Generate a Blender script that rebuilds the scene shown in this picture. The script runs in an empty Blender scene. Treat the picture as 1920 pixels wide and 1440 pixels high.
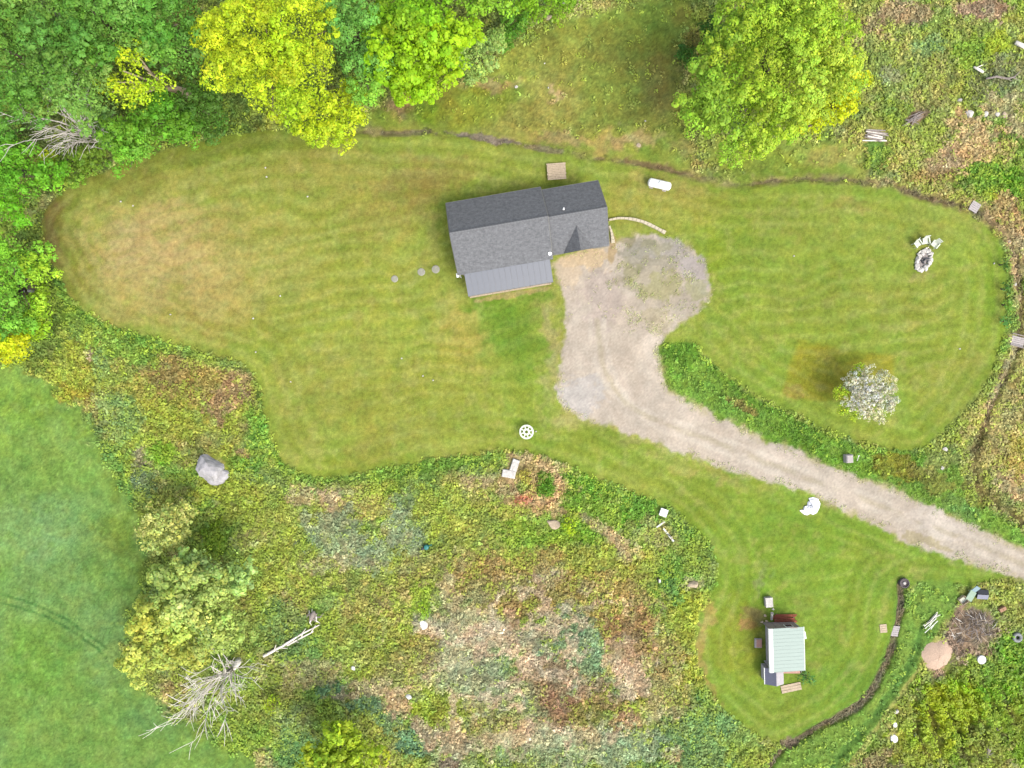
import bpy, math, random
import numpy as np
from mathutils import Vector, Matrix

rng = np.random.default_rng(11)
random.seed(5)
SC = bpy.context.scene
COL = SC.collection

# ------------------------------------------------------------------ camera, light, exposure
ALT = 72.0                    # flying height of the drone, metres
PXM = 18.0                    # photograph pixels per metre on the ground
cd = bpy.data.cameras.new('camera'); cam = bpy.data.objects.new('camera', cd); COL.objects.link(cam)
cam.location = (0, 0, ALT); cam.rotation_euler = (0, 0, 0)
cd.sensor_width = 36.0; cd.lens = 36.0 * ALT / (1920 / PXM); cd.clip_end = 3000; cd.clip_start = 0.5
SC.camera = cam
SUN_EL, SUN_AZ = math.radians(52), math.radians(138)      # azimuth clockwise from +Y
w = bpy.data.worlds.new('World'); SC.world = w; w.use_nodes = True
nt = w.node_tree; bg = nt.nodes['Background']
sky = nt.nodes.new('ShaderNodeTexSky'); sky.sky_type = 'NISHITA'; sky.sun_disc = False
sky.sun_elevation = SUN_EL; sky.sun_rotation = SUN_AZ; sky.air_density = 1.0; sky.dust_density = 3.0
hs = nt.nodes.new('ShaderNodeHueSaturation'); hs.inputs['Saturation'].default_value = .5      # thin bright cloud: a paler sky
nt.links.new(sky.outputs[0], hs.inputs['Color']); nt.links.new(hs.outputs[0], bg.inputs[0]); bg.inputs[1].default_value = 0.15
sd = bpy.data.lights.new('sun', 'SUN'); sd.energy = 1.12; sd.angle = math.radians(25); sd.color = (1, .95, .87)
sun = bpy.data.objects.new('sun', sd); COL.objects.link(sun)
sv = Vector((math.cos(SUN_EL) * math.sin(SUN_AZ), math.cos(SUN_EL) * math.cos(SUN_AZ), math.sin(SUN_EL)))
sun.rotation_euler = sv.to_track_quat('Z', 'Y').to_euler(); sun.location = sv * 120
vs = SC.view_settings; vs.view_transform = 'Standard'; vs.look = 'None'; vs.gamma = 1; vs.use_curve_mapping = False
vs.exposure = 1.66

# ------------------------------------------------------------------ helpers
K = 2.7                       # how much brighter a sunlit level surface shows than its base colour
def lin(c):
    c = np.asarray(c, float) / 255.0
    return np.where(c <= .04045, c / 12.92, ((c + .055) / 1.055) ** 2.4)
def C(r, g, b, k=K):          # seen colour -> base colour
    return lin((r, g, b)) / k
def P(px, py, h=0.0):
    s = (ALT - h) / ALT / PXM
    return Vector(((px - 960) * s, (720 - py) * s, h))

def tag(o, label=None, cat=None, group=None, kind=None):
    if label: o['label'] = label
    if cat: o['category'] = cat
    if group: o['group'] = group
    if kind: o['kind'] = kind
    return o
def empty(name, loc, rz=0.0, label=None, cat=None, group=None):
    o = bpy.data.objects.new(name, None); o.empty_display_size = .3; COL.objects.link(o)
    o.location = loc; o.rotation_euler = (0, 0, rz)
    return tag(o, label, cat, group)
def link(name, me, parent=None, loc=None, rz=0.0):
    o = bpy.data.objects.new(name, me); COL.objects.link(o)
    if parent is not None: o.parent = parent
    if loc is not None: o.location = loc
    o.rotation_euler = (0, 0, rz)
    return o
def np_mesh(name, V, F, col=None, mat=None, smooth=False):
    V = np.ascontiguousarray(V, np.float32); F = np.ascontiguousarray(F, np.int32); n = F.shape[1]
    me = bpy.data.meshes.new(name); me.vertices.add(len(V)); me.vertices.foreach_set('co', V.ravel())
    me.loops.add(F.size); me.loops.foreach_set('vertex_index', F.ravel())
    me.polygons.add(len(F)); me.polygons.foreach_set('loop_start', np.arange(len(F), dtype=np.int32) * n)
    me.polygons.foreach_set('loop_total', np.full(len(F), n, np.int32))
    if smooth: me.polygons.foreach_set('use_smooth', np.ones(len(F), bool))
    if col is not None:
        a = me.color_attributes.new('Col', 'FLOAT_COLOR', 'POINT')
        cc = np.ones((len(V), 4), np.float32); cc[:, :3] = col; a.data.foreach_set('color', cc.ravel())
    me.update()
    if mat: me.materials.append(mat)
    return me

class MB:
    def __init__(s): s.v = []; s.f = []
    def add(s, V, F):
        o = len(s.v); s.v += [tuple(p) for p in V]; s.f += [tuple(i + o for i in f) for f in F]; return s
    def box(s, c, d, rz=0, rx=0, ry=0, bev=0.0):
        x, y, z = d[0] / 2, d[1] / 2, d[2] / 2; M = Matrix.Translation(c) @ Matrix.Rotation(rz, 4, 'Z') @ Matrix.Rotation(ry, 4, 'Y') @ Matrix.Rotation(rx, 4, 'X')
        if bev <= 0:
            V = [M @ Vector(p) for p in ((-x,-y,-z),(x,-y,-z),(x,y,-z),(-x,y,-z),(-x,-y,z),(x,-y,z),(x,y,z),(-x,y,z))]
            return s.add(V, [(3,2,1,0),(4,5,6,7),(0,1,5,4),(1,2,6,5),(2,3,7,6),(3,0,4,7)])
        b = min(bev, x * .45, y * .45, z * .8)
        V = []
        for (a, zz) in ((0, -z), (0, z - b), (b, z)):
            V += [M @ Vector(p) for p in ((-x + a, -y + a, zz), (x - a, -y + a, zz), (x - a, y - a, zz), (-x + a, y - a, zz))]
        F = [(3,2,1,0), (8,9,10,11)]
        for k in (0, 4): F += [(k + i, k + (i + 1) % 4, k + 4 + (i + 1) % 4, k + 4 + i) for i in range(4)]
        return s.add(V, F)
    def tube(s, pts, rad, n=6, cap=True):
        pts = [Vector(p) for p in pts]; V = []; F = []
        if not hasattr(rad, '__len__'): rad = [rad] * len(pts)
        ref = None
        for i, p in enumerate(pts):
            d = (pts[min(i + 1, len(pts) - 1)] - pts[max(i - 1, 0)])
            if d.length < 1e-6: d = Vector((0, 0, 1))
            d.normalize()
            a = d.cross(Vector((0, 0, 1)) if abs(d.z) < .9 else Vector((1, 0, 0))).normalized() if ref is None else (ref - d * ref.dot(d)).normalized()
            ref = a; b = d.cross(a)
            for k in range(n):
                t = 2 * math.pi * k / n; V.append(p + (a * math.cos(t) + b * math.sin(t)) * rad[i])
        for i in range(len(pts) - 1):
            for k in range(n): F.append((i*n + k, i*n + (k+1) % n, (i+1)*n + (k+1) % n, (i+1)*n + k))
        if cap: F.append(tuple(range(n - 1, -1, -1))); F.append(tuple((len(pts)-1)*n + k for k in range(n)))
        return s.add(V, F)
    def lathe(s, prof, c=(0,0,0), n=20):
        V = []; F = []; c = Vector(c)
        for r, z in prof:
            for k in range(n):
                t = 2*math.pi*k/n; V.append(c + Vector((r*math.cos(t), r*math.sin(t), z)))
        for i in range(len(prof)-1):
            for k in range(n): F.append((i*n+k, i*n+(k+1)%n, (i+1)*n+(k+1)%n, (i+1)*n+k))
        F.append(tuple(range(n-1, -1, -1))); F.append(tuple((len(prof)-1)*n+k for k in range(n)))
        return s.add(V, F)
    def ring(s, r0, r1, z0, z1, n=24, c=(0,0,0)):
        V = []; F = []; c = Vector(c)
        for k in range(n):
            t = 2*math.pi*k/n; e = Vector((math.cos(t), math.sin(t), 0))
            V += [c+e*r0+Vector((0,0,z0)), c+e*r1+Vector((0,0,z0)), c+e*r1+Vector((0,0,z1)), c+e*r0+Vector((0,0,z1))]
        for k in range(n):
            a = 4*k; b = 4*((k+1) % n)
            for j in range(4): F.append((a+j, b+j, b+(j+1)%4, a+(j+1)%4))
        return s.add(V, [f[::-1] for f in F])
    def prism(s, poly, z0, z1):
        n = len(poly)
        V = [(p[0], p[1], z0) for p in poly] + [(p[0], p[1], z1) for p in poly]
        F = [tuple(range(n-1, -1, -1)), tuple(range(n, 2*n))] + [(i, (i+1) % n, n+(i+1) % n, n+i) for i in range(n)]
        return s.add(V, F)
    def slab(s, quad, t):     # a sloped quad (counter-clockwise from above) with thickness t below it
        Q = [Vector(q) for q in quad]; n = len(Q)
        V = Q + [q - Vector((0, 0, t)) for q in Q]
        return s.add(V, [tuple(range(n)), tuple(range(2*n-1, n-1, -1))] + [((i+1) % n, i, n+i, n+(i+1) % n) for i in range(n)])
    def build(s, name, mat, parent=None, loc=None, rz=0.0, smooth=False):
        me = bpy.data.meshes.new(name); me.from_pydata([tuple(v) for v in s.v], [], s.f); me.update()
        if smooth:
            for p in me.polygons: p.use_smooth = True
        me.materials.append(mat)
        return link(name, me, parent, loc, rz)

# ------------------------------------------------------------------ materials
def new_mat(name):
    m = bpy.data.materials.new(name); m.use_nodes = True
    return m, m.node_tree, m.node_tree.nodes['Principled BSDF']
def noisy(name, col, var=.25, scale=6.0, rough=.8, bump=.0, metal=0.0, col2=None, spec=.3, detail=6):
    m, t, b = new_mat(name)
    tc = t.nodes.new('ShaderNodeTexCoord'); n = t.nodes.new('ShaderNodeTexNoise'); n.inputs['Scale'].default_value = scale; n.inputs['Detail'].default_value = detail
    n.inputs['Roughness'].default_value = .7
    t.links.new(tc.outputs['Object'], n.inputs['Vector'])
    r = t.nodes.new('ShaderNodeValToRGB'); c = np.asarray(col); c2 = np.asarray(col2) if col2 is not None else c * (1 + var)
    r.color_ramp.elements[0].position = .3; r.color_ramp.elements[1].position = .7
    r.color_ramp.elements[0].color = (*(c * (1 - var)), 1); r.color_ramp.elements[1].color = (*c2, 1)
    t.links.new(n.outputs['Fac'], r.inputs[0]); t.links.new(r.outputs[0], b.inputs['Base Color'])
    b.inputs['Roughness'].default_value = rough; b.inputs['Metallic'].default_value = metal; b.inputs['Specular IOR Level'].default_value = spec
    if bump:
        bp = t.nodes.new('ShaderNodeBump'); bp.inputs['Strength'].default_value = bump; bp.inputs['Distance'].default_value = .05
        t.links.new(n.outputs['Fac'], bp.inputs['Height']); t.links.new(bp.outputs[0], b.inputs['Normal'])
    return m
def ground_mat(name, s1=3.0, s2=14.0, amt=.35, bump=.6):
    m, t, b = new_mat(name)
    a = t.nodes.new('ShaderNodeAttribute'); a.attribute_name = 'Col'
    g = t.nodes.new('ShaderNodeNewGeometry')
    prev = a.outputs['Color']
    last = None
    for sc, k in ((s1, amt), (s2, amt)):
        n = t.nodes.new('ShaderNodeTexNoise'); n.inputs['Scale'].default_value = sc; n.inputs['Detail'].default_value = 4
        t.links.new(g.outputs['Position'], n.inputs['Vector'])
        mr = t.nodes.new('ShaderNodeMapRange'); mr.inputs[1].default_value = .3; mr.inputs[2].default_value = .7; mr.inputs[3].default_value = 1 - k; mr.inputs[4].default_value = 1 + k
        t.links.new(n.outputs['Fac'], mr.inputs[0])
        mx = t.nodes.new('ShaderNodeMix'); mx.data_type = 'RGBA'; mx.blend_type = 'MULTIPLY'; mx.inputs[0].default_value = 1
        t.links.new(prev, mx.inputs[6]); t.links.new(mr.outputs[0], mx.inputs[7]); prev = mx.outputs[2]; last = n
    t.links.new(prev, b.inputs['Base Color']); b.inputs['Roughness'].default_value = 1; b.inputs['Specular IOR Level'].default_value = .1
    bp = t.nodes.new('ShaderNodeBump'); bp.inputs['Strength'].default_value = bump; bp.inputs['Distance'].default_value = .06
    t.links.new(last.outputs['Fac'], bp.inputs['Height']); t.links.new(bp.outputs[0], b.inputs['Normal'])
    return m
def leaf_mat(name, trans=.3):
    m, t, b = new_mat(name)
    a = t.nodes.new('ShaderNodeAttribute'); a.attribute_name = 'Col'
    t.links.new(a.outputs['Color'], b.inputs['Base Color']); b.inputs['Roughness'].default_value = .6; b.inputs['Specular IOR Level'].default_value = .2
    tr = t.nodes.new('ShaderNodeBsdfTranslucent'); t.links.new(a.outputs['Color'], tr.inputs['Color'])
    mx = t.nodes.new('ShaderNodeMixShader'); mx.inputs[0].default_value = trans
    t.links.new(b.outputs[0], mx.inputs[1]); t.links.new(tr.outputs[0], mx.inputs[2])
    t.links.new(mx.outputs[0], t.nodes['Material Output'].inputs['Surface'])
    return m
M_SOIL = ground_mat('grass_ground'); M_LAWN = ground_mat('mown_grass', 2.4, 10.0, .19, .35); M_DRIVE = ground_mat('gravel', 4.0, 22.0, .08, .4)
M_LEAF = leaf_mat('leaves', .28); M_WEED = leaf_mat('weeds', .3)
M_BARK = noisy('bark', C(120, 105, 90), .35, 9, .95, .6)
M_PALEBARK = noisy('bleached_wood', (.50, .46, .40), .3, 7, .9, .4)
M_WHITE = noisy('white_paint', (.55, .55, .53), .08, 5, .5)
M_WHITEMETAL = noisy('white_metal', (.6, .6, .58), .05, 5, .35)
M_WHITEPLASTIC = noisy('cream_plastic', (.38, .40, .33), .15, 4, .5)
M_CONC = noisy('pale_concrete', C(215, 205, 200), .18, 5, .9, .3)
M_ROCK = noisy('grey_rock', (.24, .23, .23), .25, 2.2, .9, .6)
M_WROCK = noisy('pale_rock', (.33,.31,.28), .35, 3, .9, .5)
M_TAN = noisy('weathered_timber', C(226, 204, 172), .25, 6, .9, .3)
M_GREYWOOD = noisy('grey_timber', C(178, 165, 155), .3, 7, .9, .4)
M_RUST = noisy('rust_red', C(165, 90, 65), .35, 6, .9, .3)
M_DARK = noisy('dark_plastic', C(70, 72, 78), .2, 5, .6)
M_SIDING = noisy('siding', C(200, 190, 172), .08, 3, .8)
M_TRIM = noisy('dark_trim', C(150, 148, 140), .1, 4, .6)
M_GLASS = noisy('window_glass', (.03, .035, .04), .1, 2, .1, spec=.5)
M_PINK = noisy('faded_pink_paint', C(225, 175, 155), .15, 4, .8)
M_GREENP = noisy('pale_green_plastic', C(165, 195, 165), .15, 4, .5)
M_BLUEP = noisy('pale_blue_plastic', C(165, 195, 200), .15, 4, .5)
M_PANELBL = noisy('blue_grey_panel', C(135, 138, 160), .12, 3, .5)
M_TEAL = noisy('teal_plastic', C(60, 150, 140), .25, 5, .5)
M_RUBBER = noisy('grey_rubber', C(165, 168, 165), .2, 5, .8)
M_ASH = noisy('ash', C(120, 110, 110), .4, 6, 1, .3)
M_SAW = noisy('sawdust', C(236, 204, 176), .2, 9, 1, .8)
M_BRICK = noisy('old_brick', C(205, 160, 125), .2, 6, .9, .3)

def shingle_mat(name, base):
    m, t, b = new_mat(name)
    tc = t.nodes.new('ShaderNodeTexCoord')
    br = t.nodes.new('ShaderNodeTexBrick'); br.inputs['Scale'].default_value = 1.0
    br.inputs['Brick Width'].default_value = .34; br.inputs['Row Height'].default_value = .15; br.inputs['Mortar Size'].default_value = .006
    c = np.asarray(base)
    br.inputs['Color1'].default_value = (*(c * .88), 1); br.inputs['Color2'].default_value = (*(c * 1.1), 1); br.inputs['Mortar'].default_value = (*(c * .7), 1)
    t.links.new(tc.outputs['Object'], br.inputs['Vector'])
    n = t.nodes.new('ShaderNodeTexNoise'); n.inputs['Scale'].default_value = 3.2; n.inputs['Detail'].default_value = 6; n.inputs['Roughness'].default_value = .8
    t.links.new(tc.outputs['Object'], n.inputs['Vector'])
    mr = t.nodes.new('ShaderNodeMapRange'); mr.inputs[1].default_value = .3; mr.inputs[2].default_value = .7; mr.inputs[3].default_value = .62; mr.inputs[4].default_value = 1.38
    t.links.new(n.outputs['Fac'], mr.inputs[0])
    mx = t.nodes.new('ShaderNodeMix'); mx.data_type = 'RGBA'; mx.blend_type = 'MULTIPLY'; mx.inputs[0].default_value = 1
    t.links.new(br.outputs['Color'], mx.inputs[6]); t.links.new(mr.outputs[0], mx.inputs[7]); t.links.new(mx.outputs[2], b.inputs['Base Color'])
    b.inputs['Roughness'].default_value = .9; b.inputs['Specular IOR Level'].default_value = .2
    bp = t.nodes.new('ShaderNodeBump'); bp.inputs['Strength'].default_value = .5; bp.inputs['Distance'].default_value = .02
    t.links.new(br.outputs['Fac'], bp.inputs['Height']); t.links.new(bp.outputs[0], b.inputs['Normal'])
    return m
M_SHINGLE = shingle_mat('grey_shingles', C(138, 139, 141))
M_PORCH = noisy('grey_metal_roofing', C(130, 134, 142), .05, 1.5, .45, spec=.4)
M_SHEDROOF = noisy('pale_green_metal', C(178, 198, 186), .05, 1.2, .5, spec=.3)
M_SHEDWALL = noisy('grey_board_wall', C(215, 208, 210), .15, 3, .9)
M_SHADEROOF = noisy('shaded_grey_felt', C(122, 124, 144), .1, 4, .8)  # annex roof grey, darkened to paint shade on the slope away from the sun
M_LIGHTROOF = M_SHADEROOF

# ------------------------------------------------------------------ noise
def vnoise(X, Y, seed):
    r = np.random.default_rng(seed); T = r.random((256, 256)).astype(np.float32)
    xi = np.floor(X).astype(int); yi = np.floor(Y).astype(int); fx = (X - xi).astype(np.float32); fy = (Y - yi).astype(np.float32)
    fx = fx * fx * (3 - 2 * fx); fy = fy * fy * (3 - 2 * fy)
    a = T[xi & 255, yi & 255]; b = T[(xi + 1) & 255, yi & 255]; c = T[xi & 255, (yi + 1) & 255]; d = T[(xi + 1) & 255, (yi + 1) & 255]
    return (a * (1 - fx) + b * fx) * (1 - fy) + (c * (1 - fx) + d * fx) * fy
def fbm(X, Y, s, seed, octv=4):       # X, Y in metres, s = feature size; about -1..1
    o = 0; a = 1.0; t = 0
    for k in range(octv):
        th = .6 + 1.1 * k + seed * .37; c_, s_ = math.cos(th), math.sin(th)
        o = o + a * (vnoise((X * c_ - Y * s_) / s + 17.3 * k, (X * s_ + Y * c_) / s - 9.1 * k, seed + k) * 2 - 1); t += a; a *= .55; s *= .5
    return o / t * 1.5
def sstep(a, b, x):
    t = np.clip((x - a) / (b - a), 0, 1); return t * t * (3 - 2 * t)

# ------------------------------------------------------------------ ground grid
STEP = 0.16
def axis(half):
    core = np.arange(-half, half + STEP / 2, STEP); ext = half + np.cumsum(STEP * 1.45 ** np.arange(1, 20))
    ext = ext[ext < 700]; return np.concatenate([-ext[::-1], core, ext])
ax, ay = axis(60.0), axis(46.0)
GX, GY = np.meshgrid(ax, ay)          # rows along y
PX0 = 960 + GX * PXM; PY0 = 720 - GY * PXM
CX, CY = np.clip(GX, -75, 75), np.clip(GY, -60, 60)
# gently warped copies, so that no outline is a ruler line
W1 = fbm(GX, GY, 3.0, 101, 4); W2 = fbm(GX, GY, 3.0, 201, 4)
HF = fbm(GX, GY, .55, 501, 3)
W3 = fbm(GX, GY, .9, 301, 3); W4 = fbm(GX, GY, .9, 401, 3)
def coords(amp): return PX0 + (W1 * .7 + W3 * .5) * amp, PY0 + (W2 * .7 + W4 * .5) * amp

def chaikin(p, closed=True, it=2):
    p = np.asarray(p, float)
    for _ in range(it):
        q = np.roll(p, -1, 0) if closed else p[1:]
        a = p if closed else p[:-1]
        r = np.empty((2 * len(q), 2)); r[0::2] = a * .75 + q * .25; r[1::2] = a * .25 + q * .75
        if not closed: r = np.vstack([p[:1], r, p[-1:]])
        p = r
    return p
def seg_d2(X, Y, a, b):
    dx, dy = b - a; L = dx * dx + dy * dy + 1e-9
    t = np.clip(((X - a[0]) * dx + (Y - a[1]) * dy) / L, 0, 1)
    return (X - a[0] - t * dx) ** 2 + (Y - a[1] - t * dy) ** 2
def poly_sdf(poly, amp=6.0, pad=60, it=1):
    poly = chaikin(poly, True, it) if it else np.asarray(poly, float)
    X, Y = coords(amp); out = np.full(GX.shape, 1e3)
    x0, y0 = poly.min(0) - pad; x1, y1 = poly.max(0) + pad
    k = (X > x0) & (X < x1) & (Y > y0) & (Y < y1)
    x, y = X[k], Y[k]; d = np.full(x.shape, 1e9); ins = np.zeros(x.shape, bool)
    n = len(poly)
    for i in range(n):
        a, b = poly[i], poly[(i + 1) % n]
        d = np.minimum(d, seg_d2(x, y, a, b))
        if a[1] != b[1]:
            ins ^= ((a[1] > y) != (b[1] > y)) & (x < (b[0] - a[0]) * (y - a[1]) / (b[1] - a[1]) + a[0])
    out[k] = np.where(ins, -1, 1) * np.sqrt(d); return out
def line_d(pts, amp=4.0, pad=60, it=2):
    pts = chaikin(pts, False, it); X, Y = coords(amp); out = np.full(GX.shape, 1e3)
    x0, y0 = pts.min(0) - pad; x1, y1 = pts.max(0) + pad
    k = (X > x0) & (X < x1) & (Y > y0) & (Y < y1); x, y = X[k], Y[k]; d = np.full(x.shape, 1e9)
    for i in range(len(pts) - 1): d = np.minimum(d, seg_d2(x, y, pts[i], pts[i + 1]))
    out[k] = np.sqrt(d); return out

COLR = np.zeros(GX.shape + (3,)); COLR[:] = lin((142, 156, 74))     # seen colour, linear
def mixc(a, col):                      # a: alpha array, col: seen sRGB
    c = lin(col); COLR[:] = COLR * (1 - a[..., None]) + c * a[..., None]
def fill(sdf, col, soft=6, alpha=1.0): mixc(alpha * sstep(soft, -soft, sdf), col)
def blob(px, py, rx, ry, col, alpha=.7, rot=0, amp=None, soft=.18, rag=.34):
    amp = min(rx, ry) * .55 if amp is None else amp
    R = max(rx, ry) * 1.4 + amp + 5
    k = (PX0 > px - R) & (PX0 < px + R) & (PY0 > py - R) & (PY0 < py + R)
    if not k.any(): return
    x = PX0[k] + (W1[k] * .8 + W3[k] * .6) * amp - px; y = PY0[k] + (W2[k] * .8 + W4[k] * .6) * amp - py
    c, s = math.cos(math.radians(rot)), math.sin(math.radians(rot))
    d = np.sqrt(((x * c + y * s) / rx) ** 2 + ((-x * s + y * c) / ry) ** 2)
    d = d + rag * HF[k]; a = alpha * sstep(1 + soft * .5, 1 - soft, d)
    COLR[k] = COLR[k] * (1 - a[:, None]) + lin(col) * a[:, None]
def line(pts, width, col, alpha=.8, amp=4, soft=.5):
    d = line_d(pts, amp, 60 + width); mixc(alpha * sstep(width * (1 + soft), width * (1 - soft), d), col)

# --- outlines, as surveyed on the photograph
LAWN_W = [(70,440),(85,390),(130,350),(210,315),(300,285),(380,262),(470,246),(600,243),(720,250),(850,255),(960,274),(1060,292),(1180,306),(1290,330),(1380,348),(1430,345),
  (1500,345),(1600,345),(1700,358),(1790,385),(1850,418),(1880,460),(1888,520),(1885,590),(1868,680),(1830,750),(1780,810),(1722,850),(1660,842),(1560,812),(1470,772),(1400,738),(1350,700),(1318,655),(1290,640),
  (1225,650),(1150,700),(1130,770),(1260,822),(1400,870),(1560,922),(1760,1010),(1900,1072),(1870,1090),(1800,1100),(1690,1090),(1675,1180),(1640,1280),(1590,1335),(1490,1385),(1440,1400),
  (1385,1355),(1340,1318),(1312,1270),(1300,1200),(1302,1150),(1340,1110),(1345,1040),(1300,985),(1240,945),(1160,915),(1080,878),(1000,850),(930,846),(880,850),(780,868),(680,888),(600,897),(555,888),(520,852),(500,800),(488,730),(465,682),(400,662),(300,640),(210,614),(150,578),(108,520)]
NLAWN = [(700,200),(760,170),(900,160),(950,90),(1040,50),(1120,20),(1260,0),(1300,0),(1270,120),(1260,240),(1340,300),(1400,335),(1620,330),(1620,280),(1560,260),(1300,270),(1290,322),(1180,296),(1060,280),(960,262),(850,245),(720,242),(690,235)]
FIELD = [(-900,700),(0,690),(60,698),(120,735),(170,800),(215,870),(250,950),(285,1030),(275,1090),(245,1150),(230,1220),(245,1290),(330,1345),(430,1395),(530,1470),(640,2200),(-900,2200)]
DRIVE = [(1036,482),(1046,540),(1066,572),(1058,620),(1050,690),(1043,745),(1062,770),(1112,790),(1180,808),(1250,840),(1330,870),(1400,893),(1490,915),(1560,950),(1640,985),(1690,1014),(1750,1036),(1830,1058),(1920,1086),(2300,1230),
  (2300,1180),(1920,1030),(1860,1003),(1780,965),(1700,930),(1620,895),(1540,868),(1460,835),(1380,795),(1300,755),(1256,730),(1236,700),(1226,662),(1242,628),(1290,597),(1325,572),(1335,540),(1325,500),(1300,470),(1268,448),(1225,438),(1180,440),(1162,452),(1146,452)]
STREAM = [(1690,1095),(1688,1130),(1680,1180),(1672,1215),(1655,1255),(1640,1290),(1615,1322),(1585,1340),(1540,1362),(1490,1388),(1462,1410),(1440,1445),(1400,1500)]
DITCH = [(560,246),(690,247),(790,247),(850,252),(960,268),(1060,285),(1180,300),(1280,322),(1380,348),(1440,342),(1560,332),(1640,342),(1710,358),(1790,380),(1850,405),(1890,440),(1906,500),(1912,560),(1914,630),(1895,690),(1860,760),(1830,820)]
CREEK_SE = [(1835,815),(1820,880),(1850,935),(1930,985),(2000,1010)]
SIDE = [(1730,1175),(1715,1230),(1690,1275),(1660,1320),(1610,1380),(1560,1440),(1500,1540)]

sd_lawn = poly_sdf(LAWN_W, 5); sd_nlawn = poly_sdf(NLAWN, 14); sd_field = poly_sdf(FIELD, 26); sd_drive = poly_sdf(DRIVE, 9)
d_stream = line_d(STREAM, 5); d_ditch = line_d(DITCH, 6); d_cse = line_d(CREEK_SE, 8); d_side = line_d(SIDE, 6)
SIDEG = [(1702,1098),(1760,1082),(1805,1105),(1782,1165),(1735,1245),(1690,1312),(1640,1380),(1590,1450),(1430,1460),(1470,1412),(1545,1368),(1600,1340),(1655,1275),(1688,1190)]
sd_sideg = poly_sdf(SIDEG, 8); a_side = sstep(6, -6, sd_sideg)

# --- meadow colours
GREEN, DEEP, BLUEG, PALEB = (112,156,54), (88,138,42), (122,156,98), (158,170,130)
STRAW, PINKS, RED, OLIVE, YG, TAN = (206,186,140), (210,182,150), (160,134,88), (132,128,56), (162,172,62), (188,166,104)
n1 = fbm(GX, GY, 6.0, 11, 4); n2 = fbm(GX, GY, 5.0, 21, 4); n3 = fbm(GX, GY, 2.2, 31, 4); n4 = fbm(GX, GY, 2.0, 41, 4); n5 = fbm(GX, GY, 9, 51, 3)
mixc(.6 * sstep(.05, .6, n1), YG); mixc(.55 * sstep(.1, .6, n2), GREEN); mixc(.5 * sstep(.2, .7, -n2), TAN)
mixc(.28 * sstep(.35, .9, n3), RED); mixc(.25 * sstep(.2, .8, n4), PALEB); mixc(.42 * sstep(.3, .8, -n4), STRAW); mixc(.35 * sstep(.35, .8, -n3), DEEP)
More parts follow.
